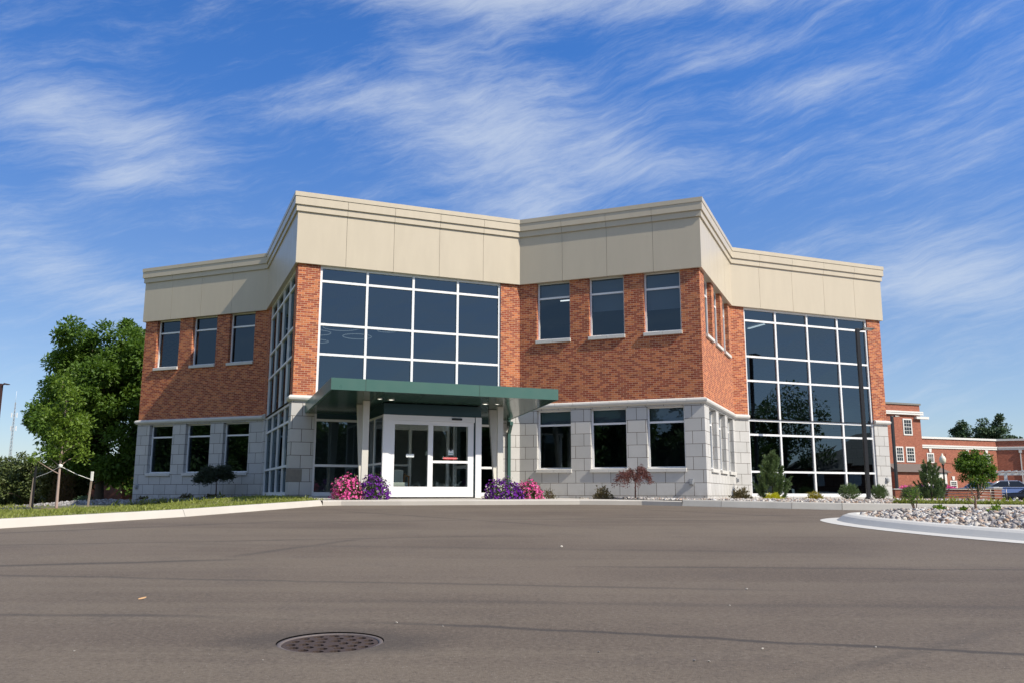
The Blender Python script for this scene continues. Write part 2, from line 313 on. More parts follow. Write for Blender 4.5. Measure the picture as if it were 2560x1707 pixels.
def asphalt():
    m = bpy.data.materials.new('worn_asphalt'); m.use_nodes = True; t = NT(m.node_tree); b = m.node_tree.nodes['Principled BSDF']; K = m.node_tree.links
    co = t.n('ShaderNodeTexCoord').outputs['Object']; sx = t.n('ShaderNodeSeparateXYZ', {0: co}); x, y = sx.outputs[0], sx.outputs[1]
    big = t.noise(co, 0.22, 5, 0.6); mid = t.noise(co, 1.4, 5, 0.6); fine = t.noise(co, 95, 3, 0.75); grit = t.noise(co, 260, 2, 0.8)
    lane = t.noise(t.n('ShaderNodeMapping', {'Vector': co, 'Scale': (0.06, 0.9, 1), 'Rotation': (0, 0, R(7))}).outputs[0], 1.0, 6, 0.6, 0.3)
    c = t.mix(t.ss(big, 0.3, 0.7), (0.111, 0.085, 0.063), (0.165, 0.130, 0.096))
    c = t.mix(t.m('MULTIPLY', t.ss(lane, 0.40, 0.62), 0.8), c, (0.176, 0.141, 0.102))
    c = t.mix(t.m('MULTIPLY', t.ss(mid, 0.5, 0.75), 0.35), c, (0.098, 0.079, 0.066))
    c = t.mix(t.m('MULTIPLY', t.ss(fine, 0.5, 0.8), 0.42), c, (0.225, 0.19, 0.155)); c = t.mix(t.m('MULTIPLY', t.ss(fine, 0.5, 0.25), 0.5), c, (0.05, 0.044, 0.04))
    g2 = t.noise(co, 36, 4, 0.75); c = t.mix(t.m('MULTIPLY', t.ss(g2, 0.49, 0.70), 0.55), c, (0.228, 0.188, 0.143)); c = t.mix(t.m('MULTIPLY', t.ss(g2, 0.49, 0.30), 0.60), c, (0.060, 0.048, 0.039))
    vo = t.n('ShaderNodeTexVoronoi', {'Vector': co, 'Scale': 55.0}); spot = t.m('MULTIPLY', t.m('LESS_THAN', vo.outputs['Distance'], 0.16), t.m('GREATER_THAN', t.n('ShaderNodeSeparateColor', {0: vo.outputs['Color']}).outputs[0], 0.93))
    c = t.mix(t.m('MULTIPLY', spot, 0.7), c, (0.40, 0.37, 0.32))
    wob = t.m('MULTIPLY', t.m('SUBTRACT', t.noise(co, 0.9, 4, 0.6), 0.5), 0.25)
    dirt = None
    # seams between paving passes and tyre scuffs: straight wobbling lines (x0,y0)-(x1,y1), half width, strength
    for x0, y0, x1, y1, hw, st in [(-1.2, 5.75, 4.2, 4.35, .022, .75), (-9, 8.6, 3.2, 7.05, .03, .45), (-7.5, 14.9, 9, 19.8, .05, .5), (-12, 9.6, 1.0, 13.2, .05, .42),
                                   (-9, 6.4, -1.0, 5.75, .03, .5), (0.2, 8.9, 6, 8.6, .03, .5), (-1.5, 17.5, 6.5, 16.6, .05, .6), (-2, 6.6, 5, 6.2, .05, .25), (2.4, 22.5, 6.5, 17.5, .06, .5), (-4.5, 21, 1.5, 14.5, .06, .45), (-9, 12, -3.5, 17, .06, .5), (-3.2, 9.5, -2.0, 12.5, .05, .4), (1.0, 3.9, 3.2, 5.6, .03, .2), (-7, 8.2, -2.5, 9.6, .06, .6), (-5.6, 7.5, -4.6, 7.8, .09, .8), (-5, 11.5, 5, 10.2, .07, .25)]:
        lx, ly = x1 - x0, y1 - y0; L = math.hypot(lx, ly); nx, ny = -ly / L, lx / L
        d = t.m('ABSOLUTE', t.m('ADD', t.m('ADD', t.m('MULTIPLY', x, nx), t.m('MULTIPLY', y, ny)), t.m('ADD', wob, -(x0 * nx + y0 * ny) )))
        s_ = t.m('ADD', t.m('MULTIPLY', x, lx / L), t.m('ADD', t.m('MULTIPLY', y, ly / L), -(x0 * lx + y0 * ly) / L))
        inside = t.m('MULTIPLY', t.ss(s_, 0.0, L * .2), t.m('SUBTRACT', 1.0, t.ss(s_, L * .8, L)))
        k = t.m('MULTIPLY', t.m('MULTIPLY', t.m('SUBTRACT', 1.0, t.ss(d, hw * .5, hw * 2.6)), inside), st)
        dirt = k if dirt is None else t.m('MAXIMUM', dirt, k)
    dirt = t.m('MULTIPLY', dirt, t.ss(mid, 0.15, 0.5)); c = t.mix(dirt, c, (0.052, 0.045, 0.040))
    # damp silt stain spreading from the drain
    ex = t.m('DIVIDE', t.m('SUBTRACT', x, -1.0), 0.75); ey = t.m('DIVIDE', t.m('SUBTRACT', y, 5.05), 0.42)
    rr = t.m('ADD', t.m('SQRT', t.m('ADD', t.m('MULTIPLY', ex, ex), t.m('MULTIPLY', ey, ey))), t.m('MULTIPLY', t.m('SUBTRACT', t.noise(co, 3.0, 4, 0.6), 0.5), 1.1))
    c = t.mix(t.m('MULTIPLY', t.m('SUBTRACT', 1.0, t.ss(rr, 0.35, 1.15)), 0.55), c, (0.062, 0.052, 0.044))
    K.new(c, b.inputs['Base Color']); b.inputs['Roughness'].default_value = 0.82; b.inputs['Specular IOR Level'].default_value = 0.3
    hg = t.m('ADD', t.m('MULTIPLY', fine, 0.7), t.m('MULTIPLY', grit, 0.3))
    K.new(t.n('ShaderNodeBump', {'Strength': 0.55, 'Distance': 0.012, 'Height': hg}).outputs[0], b.inputs['Normal']); return m
M_asphalt = asphalt()
def pebble_mat(name, cols):
    m = bpy.data.materials.new(name); m.use_nodes = True; t = NT(m.node_tree); b = m.node_tree.nodes['Principled BSDF']
    at = t.n('ShaderNodeAttribute', attribute_name='tint').outputs['Fac']
    r = t.n('ShaderNodeValToRGB', {0: at}); r.color_ramp.interpolation = 'CONSTANT'
    for i, c in enumerate(cols):
        e = r.color_ramp.elements[i] if i < 2 else r.color_ramp.elements.new(i / len(cols))
        e.position = i / len(cols); e.color = (*c, 1)
    co = t.n('ShaderNodeTexCoord').outputs['Object']
    c = t.mix(t.m('MULTIPLY', t.noise(co, 30, 4), 0.5), r.outputs[0], (0.25, 0.21, 0.17), 'MULTIPLY')
    c = t.mix(0.65, c, r.outputs[0])
    m.node_tree.links.new(c, b.inputs['Base Color']); b.inputs['Roughness'].default_value = 0.7; return m
M_rock = pebble_mat('river_pebbles', [(.50, .46, .41), (.33, .30, .28), (.58, .54, .48), (.42, .30, .22), (.62, .60, .57), (.22, .20, .20), (.48, .40, .33)])
M_rockg = pebble_mat('grey_pebbles', [(.30, .29, .28), (.22, .21, .21), (.38, .36, .34), (.27, .24, .22), (.42, .41, .40)])

# ------------------------------------------------------------------ ground
def zlot(y): return -0.95 + 0.0275 * y
def zground(y, x=0.0):
    k = min(1, max(0, (-16 - x) / 8)) * min(1, max(0, (y - 8) / 8)); return zground0(y) - .95 * k * k * (3 - 2 * k)
def zground0(y):
    y0 = max(y, -15.0)
    if y0 < 19: return zlot(y0) - 0.07
    if y0 < 45: return zlot(19) - 0.07 + (y0 - 19) / 26 * (-0.35 - (zlot(19) - 0.07))
    return -0.35
ys = [-900, -200, -60, -15, 0, 10, 19, 25, 32, 38, 45, 60, 100, 200, 500, 2500]; xs = [-2500, -400, -100, -40, -24, -20, -16, 0, 20, 40, 100, 400, 2500]
V = [(x, y, zground(y, x)) for y in ys for x in xs]; nx = len(xs)
F = [(j * nx + i, j * nx + i + 1, (j + 1) * nx + i + 1, (j + 1) * nx + i) for j in range(len(ys) - 1) for i in range(nx - 1)]
M_far = mat('far_ground', (0.13, 0.13, 0.07), 0.95, var=0.3, vscale=0.05)
tag(MB().mesh(V, F).build('ground', M_far), kind='structure')

DR = (-1.01, 5.03)     # drain centre
DRR = 0.318 * .93
# the edge of the asphalt along lawn, entrance and planting bed, left to right
KL = [(-26.0, -18.0), (-16.2, 0.0), (-10.8, 9.4), (-8.26, 14.2), (-6.62, 17.83), (-5.03, 23.35)]
KM = [(-5.03, 23.35), (-4.6, 23.62), (-3.0, 23.75), (0.3, 24.3), (1.9, 24.5), (3.6, 24.25), (4.6, 23.7)]
KR = [(4.6, 23.7), (5.5, 23.05), (7.04, 22.06), (8.1, 21.5), (9.6, 20.97), (11.9, 20.42), (16.0, 19.6), (24.0, 18.3), (46, 15.0)]
edge = KL + KM[1:] + KR[1:]
def lot():
    import bmesh
    bm = bmesh.new()
    outer = edge + [(46, -40), (-26, -40)]
    ov = [bm.verts.new((x, y, zlot(y))) for x, y in outer]
    iv = [bm.verts.new((DR[0] + DRR * math.cos(a), DR[1] + DRR * math.sin(a), zlot(DR[1] + DRR * math.sin(a)))) for a in np.linspace(0, 2 * math.pi, 49)[:-1]]
    es = []
    for vs in (ov, iv):
        for i in range(len(vs)): es.append(bm.edges.new((vs[i], vs[(i + 1) % len(vs)])))
    bmesh.ops.triangle_fill(bm, use_beauty=True, use_dissolve=False, edges=es)
    for f in bm.faces:
        if f.normal.z < 0: f.normal_flip()
    me = bpy.data.meshes.new('parking_lot'); bm.to_mesh(me); bm.free(); me.materials.append(M_asphalt)
    o = bpy.data.objects.new('parking_lot', me); COL.objects.link(o); tag(o, kind='structure')
lot()

def along(path, step):
    """cut a polyline into pieces of about step metres; returns list of (p, q)"""
    out = []
    for a, b in zip(path[:-1], path[1:]):
        a = Vector(a); b = Vector(b); n = max(1, round((b - a).length / step))
        for i in range(n): out.append((a.lerp(b, i / n), a.lerp(b, (i + 1) / n)))
    return out
def offset_line(path, o):
    P_ = [Vector(p) for p in path]; out = []
    for i, p in enumerate(P_):
        d1 = (p - P_[i - 1]).normalized() if i > 0 else None; d2 = (P_[i + 1] - p).normalized() if i < len(P_) - 1 else None
        d1 = d1 or d2; d2 = d2 or d1
        n1 = Vector((-d1.y, d1.x)); n2 = Vector((-d2.y, d2.x)); k = (n1 + n2) / (1 + n1.dot(n2)); out.append(p + k * o)
    return out
def kerb(name, path, width, h, step, m, base=zlot, gap=0.012, round_=0.03):
    """upright kerb running left of the path, cast in lengths"""
    mb = MB(); ip = offset_line(path, width); tip = offset_line(path, round_)
    for k in range(len(path) - 1):
        n = max(1, round((Vector(path[k + 1]) - Vector(path[k])).length / step))
        for i in range(n):
            L = (Vector(path[k + 1]) - Vector(path[k])).length / n; e = gap / 2 / L
            f0, f1 = (i + e) / n, (i + 1 - e) / n
            ring = []
            for f in (f0, f1):
                a = Vector(path[k]).lerp(Vector(path[k + 1]), f); c = tip[k].lerp(tip[k + 1], f); b = ip[k].lerp(ip[k + 1], f); z = base(a.y)
                e1, e2, e3 = a.lerp(b, .34), a.lerp(b, .42), a.lerp(b, .56)
                ring.append([(a.x, a.y, z - .1), (a.x, a.y, z + .005), (e1.x, e1.y, z + h * .84), (e2.x, e2.y, z + h * .95), (e3.x, e3.y, z + h), (b.x, b.y, z + h), (b.x, b.y, z - .1)])
            v = ring[0] + ring[1]
            mb.mesh(v, [(j, j + 1, 7 + j + 1, 7 + j)[::-1] for j in range(6)] + [tuple(range(7))[::-1], tuple(range(7, 14))])
    o = mb.build(name, m); return tag(o, kind='structure')
kerb('lawn_kerb', KL, 0.17, 0.15, 3.9, M_concrete)
kerb('bed_kerb', KR, 0.17, 0.175, 1.75, M_concrete2)

# ------------------------------------------------------------------ the office building: plan
PL = [(-16.0306, 36.6943), (-9.9470, 34.1394), (-6.9556, 26.8232), (0.2733, 29.7793), (6.1827, 27.2875), (8.6544, 33.1512), (15.8424, 36.0747), (9.02, 52.74), (-11.5, 52.5)]
PLV = [Vector(p) for p in PL]; NW = len(PLV)
TD = [(PLV[(i + 1) % NW] - PLV[i]).normalized() for i in range(NW)]
ND = [Vector((t.y, -t.x)) for t in TD]
def ring(o):
    out = []
    for i in range(NW):
        n1, n2 = ND[i - 1], ND[i]; out.append(PLV[i] + (n1 + n2) / (1 + n1.dot(n2)) * o)
    return out
def wp(i, t, n, z):
    p = PLV[i] + TD[i] * t + ND[i] * n; return Vector((p.x, p.y, z))
def trange(i, o):
    r = ring(o); return (r[i] - PLV[i]).dot(TD[i]), (r[(i + 1) % NW] - PLV[i]).dot(TD[i])
OB = -0.10                                  # face of brick and stone
WIN = {0: [(.76, 2.03), (2.72, 4.02), (4.68, 5.98)], 3: [(.60, 1.83), (2.52, 3.76), (4.44, 5.68)], 4: [(.93, 2.25), (2.75, 4.08), (4.62, 5.92)]}
ZU = (5.28, 7.33); ZL = (0.84, 2.84)
CUR = {1: [.63, 2.40, 4.10, 5.68, 7.27], 2: [.82, 2.386, 3.965, 5.55, 7.13], 5: [.62, 2.19, 3.79, 5.37, 6.95]}
RAILS = [0.03, 0.885, 2.31, 2.87, 4.42, 5.38, 6.81, 7.31]
office = thing('office_building', 'two-storey zigzag brick and stone office block with beige metal fascia and green canopy', 'office building', (0, 0, 0))
def wall(i, name, m, z0, z1, holes, o, depth, u0):
    mb = MB(); t0, t1 = trange(i, o)
    ts = sorted({t0, t1} | {q for h in holes for q in h[:2]}); zs = sorted({z0, z1} | {min(max(q, z0), z1) for h in holes for q in h[2:]})
    for a, b in zip(ts[:-1], ts[1:]):
        for c, d in zip(zs[:-1], zs[1:]):
            if any(h[0] - 1e-6 <= a and b <= h[1] + 1e-6 and h[2] - 1e-6 <= c and d <= h[3] + 1e-6 for h in holes): continue
            mb.face([wp(i, a, o, c), wp(i, b, o, c), wp(i, b, o, d), wp(i, a, o, d)], [(u0 + a, c), (u0 + b, c), (u0 + b, d), (u0 + a, d)])
    for a, b, c, d in holes:
        c = max(c, z0); d = min(d, z1)
        mb.face([wp(i, a, o, c), wp(i, a, o, d), wp(i, a, o - depth, d), wp(i, a, o - depth, c)], [(u0 + a, c), (u0 + a, d), (u0 + a - depth, d), (u0 + a - depth, c)])
        mb.face([wp(i, b, o, d), wp(i, b, o, c), wp(i, b, o - depth, c), wp(i, b, o - depth, d)], [(u0 + b, d), (u0 + b, c), (u0 + b + depth, c), (u0 + b + depth, d)])
        mb.face([wp(i, a, o, c), wp(i, a, o - depth, c), wp(i, b, o - depth, c), wp(i, b, o, c)], [(u0 + a, c), (u0 + a, c + depth), (u0 + b, c + depth), (u0 + b, c)])
        mb.face([wp(i, a, o, d), wp(i, b, o, d), wp(i, b, o - depth, d), wp(i, a, o - depth, d)], [(u0 + a, d), (u0 + b, d), (u0 + b, d + depth), (u0 + a, d + depth)])
    return mb.build(name, m, office)
def wbox(mb, i, t0, t1, n0, n1, z0, z1, mi=0):
    """box in wall coordinates, n0 < n1"""
    return mb.hexa([wp(i, t0, n1, z0), wp(i, t1, n1, z0), wp(i, t1, n0, z0), wp(i, t0, n0, z0)], [wp(i, t0, n1, z1), wp(i, t1, n1, z1), wp(i, t1, n0, z1), wp(i, t0, n0, z1)], mi)
ZC0, ZC1 = 2.885, 3.075
for i in range(NW):
    u0 = 13.7 * i + (0.13 if i == 3 else 0)
    if i in WIN: hu = [(a, b, *ZU) for a, b in WIN[i]]; hl = [(a, b, *ZL) for a, b in WIN[i]]
    elif i in CUR: hu = [(CUR[i][0], CUR[i][-1], 2.0, 7.33)]; hl = [(CUR[i][0], CUR[i][-1], -0.05, 3.2)]
    else: hu = hl = []
    wall(i, 'brick_wall', M_brick, ZC0 + .05, 7.33, hu, OB, 0.24, u0)
    wall(i, 'stone_wall', M_stone, -0.6, ZC0 + .05, hl, OB + 0.012, 0.25, u0 + (.05 if i == 3 else 0))
# rounded stone band between the storeys, mitred at the corners, open at the glass halls
prof = [(0.02, ZC0 - .002), (0.05, ZC0), (0.105, ZC0 + .045), (0.125, ZC0 + .095), (0.115, ZC0 + .14), (0.08, ZC0 + .172), (0.0, ZC1), (-0.03, ZC1)]
for i in range(NW):
    spans = [(None, None)] if i not in CUR else [(None, CUR[i][0]), (CUR[i][-1], None)]
    for s0, s1 in spans:
        mb = MB()
        a, b = trange(i, OB); lo = a if s0 is None else s0; hi = b if s1 is None else s1
        n = max(1, round((hi - lo) / 0.64)); 
        for k in range(n):
            v = []
            for e in (0, 1):
                f = (k + e) / n
                for o, z in prof:
                    A, B = trange(i, OB + o)
                    tA = A if s0 is None else s0; tB = B if s1 is None else s1
                    t = tA + (tB - tA) * f
                    if 0 < f < 1: t += (-.004 if e else .004)
                    v.append(wp(i, t, OB + o, z))
            q = len(prof)
            mb.mesh(v, [(j, q + j, q + j + 1, j + 1) for j in range(q - 1)] + [tuple(range(q)), tuple(range(2 * q - 1, q - 1, -1))])
        mb.build('cornice', M_cornice, office)
# metal fascia: panel field, two stepped bands, coping
SEAM = {0: [1.55, 3.17, 4.80], 1: [1.6, 3.2, 4.8, 6.4], 2: [1.61, 3.21, 4.815, 6.42], 3: [1.60, 3.21, 4.82], 4: [1.6, 3.2, 4.8], 5: [1.38, 3.01, 4.64, 6.27]}
BAND = [(7.31, 9.03, 0.0), (9.03, 9.24, 0.055), (9.24, 9.51, 0.105)]
for i in range(NW):
    mb = MB(); sm = SEAM.get(i, [])
    for bi, (z0, z1, o) in enumerate(BAND):
        a, b = trange(i, o); cuts = [a] + [c for c in sm] + [b]
        for k, (c, d) in enumerate(zip(cuts[:-1], cuts[1:])):
            g0 = .005 if k else 0; g1 = .005 if k < len(cuts) - 2 else 0
            mb.face([wp(i, c + g0, o, z0), wp(i, d - g1, o, z0), wp(i, d - g1, o, z1), wp(i, c + g0, o, z1)])
            oi = o - 0.06 if bi else -0.36
            aa, bb = trange(i, oi)
            c2 = aa if k == 0 else c + g0; d2 = bb if k == len(cuts) - 2 else d - g1
            mb.face([wp(i, c + g0, o, z0), wp(i, c2, oi, z0), wp(i, d2, oi, z0), wp(i, d - g1, o, z0)])
            for q, sg in ((c + g0, 0), (d - g1, 1)):
                if (sg == 0 and k) or (sg == 1 and k < len(cuts) - 2):
                    mb.face([wp(i, q, o, z0), wp(i, q, o, z1), wp(i, q, o - .02, z1), wp(i, q, o - .02, z0)])
        aa, bb = trange(i, o - .02); mb.face([wp(i, aa, o - .02, z0), wp(i, bb, o - .02, z0), wp(i, bb, o - .02, z1), wp(i, aa, o - .02, z1)], mi=1)
    mb.build('fascia', [M_fascia, M_gap], office)
    mb = MB(); oo = 0.125; a, b = trange(i, oo); a2, b2 = trange(i, -0.25); a3, b3 = trange(i, .09)
    mb.face([wp(i, a, oo, 9.512), wp(i, b, oo, 9.512), wp(i, b, oo, 9.66), wp(i, a, oo, 9.66)])
    mb.face([wp(i, a, oo, 9.66), wp(i, b, oo, 9.66), wp(i, b2, -.25, 9.63), wp(i, a2, -.25, 9.63)])
    mb.face([wp(i, a3, .09, 9.512), wp(i, b3, .09, 9.512), wp(i, b, oo, 9.512), wp(i, a, oo, 9.512)])
    mb.face([wp(i, b2, -.25, 9.63), wp(i, b2, -.25, 9.2), wp(i, a2, -.25, 9.2), wp(i, a2, -.25, 9.63)])
    mb.build('coping', M_fascia, office)
mb = MB(); mb.prism([tuple(p) for p in ring(-0.24)], 9.15, 9.25); mb.build('roof', M_roof, office)
# storeys inside: floors, ceiling, core walls
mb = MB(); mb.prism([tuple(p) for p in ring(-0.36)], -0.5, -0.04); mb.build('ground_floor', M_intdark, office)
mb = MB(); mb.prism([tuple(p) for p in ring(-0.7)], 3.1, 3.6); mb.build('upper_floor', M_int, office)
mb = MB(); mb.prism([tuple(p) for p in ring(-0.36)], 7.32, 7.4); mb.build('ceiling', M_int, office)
core = [(-10.5, 42.0), (-3.5, 37.2), (3.8, 37.2), (9.6, 42.0), (8.0, 50.5), (-8.0, 50.5)]
mb = MB()
for i in range(6):
    a, b = Vector(core[i]), Vector(core[(i + 1) % 6]); mb.face([(a.x, a.y, -.04), (b.x, b.y, -.04), (b.x, b.y, 7.3), (a.x, a.y, 7.3)])
mb.build('core_wall', mat('pale_interior_wall', (.40, .39, .36), .9), office)
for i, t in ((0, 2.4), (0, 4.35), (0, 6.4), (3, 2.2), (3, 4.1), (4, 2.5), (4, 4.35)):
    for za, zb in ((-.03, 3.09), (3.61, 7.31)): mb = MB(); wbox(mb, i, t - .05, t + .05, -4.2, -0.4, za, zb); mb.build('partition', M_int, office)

mb = MB(); wbox(mb, 2, 1.2, 6.9, -3.7, -3.6, -.03, 3.05); mb.build('reception_wall', mat('warm_white_paint', (.62, .60, .54), .9), office)
# windows: frame > pane, sill, blind
RECESS = 0.15
def window(i, a, b, z0, z1, rail, blind):
    o = OB - RECESS; f = MB(); w_ = .055
    wbox(f, i, a, a + w_, o - .08, o, z0, z1); wbox(f, i, b - w_, b, o - .08, o, z0, z1)
    wbox(f, i, a + w_, b - w_, o - .08, o, z0, z0 + w_); wbox(f, i, a + w_, b - w_, o - .08, o, z1 - w_, z1); wbox(f, i, a + w_, b - w_, o - .08, o - .002, rail - .032, rail + .032)
    fr = f.build('window', M_frame, office)
    g = MB(); 
    for c, d in ((z0 + .03, rail), (rail, z1 - .03)):
        e = rng.normal(0, .0035, 4)
        g.face([wp(i, a + .03, o - .04 + e[0], c), wp(i, b - .03, o - .04 + e[1], c), wp(i, b - .03, o - .04 + e[2], d), wp(i, a + .03, o - .04 + e[3], d)])
    g.build('pane', M_glass, fr)
    s = MB(); mid = (a + b) / 2
    for c, d in ((a - .02, mid - .003), (mid + .003, b + .02)):
        s.mesh([wp(i, t, n, z) for t in (c, d) for n, z in ((o + .001, z0 - .115), (OB + .075, z0 - .115), (OB + .075, z0 - .012), (OB + .06, z0 - .002), (o + .001, z0 + .016))],
               [(0, 1, 2, 3, 4)[::-1], (5, 6, 7, 8, 9)] + [(j, (j + 1) % 5, 5 + (j + 1) % 5, 5 + j) for j in range(5)])
    s.build('sill', M_sill, fr)
    if blind:
        q = MB(); wbox(q, i, a + .06, b - .06, o - .16, o - .155, z1 - blind, z1 - .02); q.build('roller_blind', M_blind, fr)
for i in WIN:
    for k, (a, b) in enumerate(WIN[i]):
        window(i, a, b, *ZU, 6.77, {0: (0, 0, 0), 3: (.50, 1.15, 1.25), 4: (.5, .5, .5)}[i][k])
        window(i, a, b, *ZL, 2.33, {0: (.0, .0, 0), 3: (.50, .52, .5), 4: (.5, .5, .5)}[i][k])
# glazed halls: white mullion grid > panes
def curtain(i, gm, skip=None):
    ms = CUR[i]; o = OB - .05; f = MB(); hw = .038
    zb, zt = -0.05, 7.31
    for k, t in enumerate(ms):
        lo = zb
        off = hw if k == 0 else (-hw if k == len(ms) - 1 else 0)
        wbox(f, i, t + off - hw, t + off + hw, o - .12, o, lo, zt)
    for z in RAILS:
        for k in range(len(ms) - 1):
            a = ms[k] + (2 * hw if k == 0 else hw); b = ms[k + 1] - (2 * hw if k == len(ms) - 2 else hw)
            if skip and k in skip and z < 2.6: continue
            z_0, z_1 = (zb, z + .03) if z == RAILS[0] else ((z - 2 * hw, z) if z == RAILS[-1] else (z - hw, z + hw))
            wbox(f, i, a, b, o - .12, o - .004, z_0, z_1)
    fr = f.build('curtain_wall', M_frame, office); g = MB()
    for k in range(len(ms) - 1):
        for z0, z1 in zip(RAILS[:-1], RAILS[1:]):
            if skip and k in skip and z1 < 2.6: continue
            if skip and z0 == 2.31: continue
            e = rng.normal(0, .0045, 4)
            g.face([wp(i, ms[k], o - .06 + e[0], z0), wp(i, ms[k + 1], o - .06 + e[1], z0), wp(i, ms[k + 1], o - .06 + e[2], z1), wp(i, ms[k], o - .06 + e[3], z1)])
    g.build('glazing', gm, fr)
    return fr
curtain(1, M_glass); cw = curtain(2, M_glass_hall, skip=(1, 2)); curtain(5, M_glass_hall)
mb = MB(); wbox(mb, 2, .9, 7.05, OB - .13, OB - .09, 2.35, 2.83); mb.build('header_panel', M_teal, cw)
mb = MB(); wbox(mb, 2, .02, .50, OB + .0125, OB + .016, .375, .765); o = mb.build('cornerstone', mat('dark_inscribed_stone', (0.23, 0.205, 0.175), .8, var=.2, vscale=12), office); o['label'] = 'darker brown stone block'
# small boxes on the stone walls
for i, t, z in ((3, 5.84, .40), (0, .30, .30), (5, 7.42, .62), (4, 6.22, .55)):
    mb = MB(); wbox(mb, i, t - .07, t + .07, OB, OB + .05, z - .10, z + .10); wbox(mb, i, t - .05, t + .05, OB + .05, OB + .11, z - .07, z + .05); mb.build('wall_box', M_gray, office, bevel=.008)

# entrance canopy (wall 2 coordinates), roof tilting down to the wall
def zs_(n): return 2.50 + 0.0785 * n
CT0, CT1, CN0, CN1 = 0.50, 7.41, -0.02, 3.97; TH = 0.325
mb = MB()
b_ = [wp(2, CT0 + .06, CN1, zs_(CN1)), wp(2, CT1, CN1, zs_(CN1)), wp(2, CT1, CN0, zs_(CN0)), wp(2, CT0, CN0, zs_(CN0))]
t_ = [p + Vector((0, 0, TH)) for p in b_]
mb.face(t_); 
for k in range(4):
    a, c, d, e = b_[k], b_[(k + 1) % 4], t_[(k + 1) % 4], t_[k]
    if k == 0:
        cs = [0, .14, .63, 1.0]
        for q in range(3):
            f0 = cs[q] + (.0008 if q else 0); f1 = cs[q + 1] - (.0008 if q < 2 else 0)
            mb.face([a.lerp(c, f0), a.lerp(c, f1), e.lerp(d, f1), e.lerp(d, f0)])
        mb.face([a + Vector((0, .01, 0)), c + Vector((0, .01, 0)), d + Vector((0, .01, 0)), e + Vector((0, .01, 0))], mi=2)
    else: mb.face([a, c, d, e])
# soffit sheets with narrow gaps, a little above the rim
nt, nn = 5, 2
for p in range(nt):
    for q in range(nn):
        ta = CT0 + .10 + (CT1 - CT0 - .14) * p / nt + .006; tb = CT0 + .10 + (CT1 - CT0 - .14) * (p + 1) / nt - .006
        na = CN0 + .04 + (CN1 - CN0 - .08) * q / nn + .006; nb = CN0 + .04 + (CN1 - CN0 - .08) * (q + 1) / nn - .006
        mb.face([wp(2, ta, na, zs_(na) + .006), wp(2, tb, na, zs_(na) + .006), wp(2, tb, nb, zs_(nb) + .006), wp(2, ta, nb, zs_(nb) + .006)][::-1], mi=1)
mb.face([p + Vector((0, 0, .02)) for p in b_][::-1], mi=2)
for k in range(4):      # rim return
    pass
rim = [(CT0 + .06, CN1), (CT1, CN1), (CT1, CN0), (CT0, CN0)]; rin = [(CT0 + .10, CN1 - .04), (CT1 - .04, CN1 - .04), (CT1 - .04, CN0 + .04), (CT0 + .10, CN0 + .04)]
for k in range(4):
    a, c = rim[k], rim[(k + 1) % 4]; d, e = rin[(k + 1) % 4], rin[k]
    mb.face([wp(2, *a, zs_(a[1])), wp(2, *e, zs_(e[1])), wp(2, *d, zs_(d[1])), wp(2, *c, zs_(c[1]))], mi=0)
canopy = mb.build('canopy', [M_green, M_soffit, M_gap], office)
for t, lean in ((1.88, 0.0), (6.10, 0.0)):
    mb = MB(); n = 2.49
    wbox(mb, 2, t - .095, t + .095, n - .045, n + .045, -.10, zs_(n) + .004); mb.build('column', M_post, canopy, bevel=.006)
    mb = MB(); n0, n1 = 1.84, 2.2; sgn = -1 if t < 3 else 1
    top = [wp(2, t + x, n0 + y, zs_(n0) + .004) for x, y in ((-.14, .05), (.14, .05), (.14, -.05), (-.14, -.05))]
    bot = [wp(2, t + x + .07 * 0, n1 + y, -.10) for x, y in ((-.06, .05), (.06, .05), (.06, -.05), (-.06, -.05))]
    mb.hexa(bot, top); mb.build('column', M_post, canopy, bevel=.006)
for t, n, r_ in ((2.18, 2.90, .075), (2.53, 2.85, .10), (5.48, 2.83, .10), (5.84, 2.90, .075)):
    mb = MB(); c = wp(2, t, n, zs_(n) - .012)
    mb.lathe([(r_ * .6, .012), (r_ * .62, .006), (r_, .0), (r_, .014)], c, 20, 0); mb.lathe([(0.001, .004), (r_ * .6, .004)], c, 20, 1); mb.build('downlight', [M_frame, M_lens], canopy)
# green downspout in the inner corner
mb = MB(); t = 7.42
wbox(mb, 2, t - .05, t + .05, OB + .03, OB + .12, -.1, 2.05); wbox(mb, 2, t - .05, t + .05, OB + .03, OB + .12, 2.32, 2.52)
mb.hexa([wp(2, t - .05, OB + .12, 2.05), wp(2, t + .05, OB + .12, 2.05), wp(2, t + .05, OB + .03, 2.05), wp(2, t - .05, OB + .03, 2.05)], [wp(2, t - .05, OB + .30, 2.33), wp(2, t + .05, OB + .30, 2.33), wp(2, t + .05, OB + .2, 2.33), wp(2, t - .05, OB + .2, 2.33)])
wbox(mb, 2, t - .055, t + .055, OB + .03, OB + .31, 2.325, 2.45); mb.build('downspout', mat('green_downspout_metal', (.04, .10, .085), .35), office)

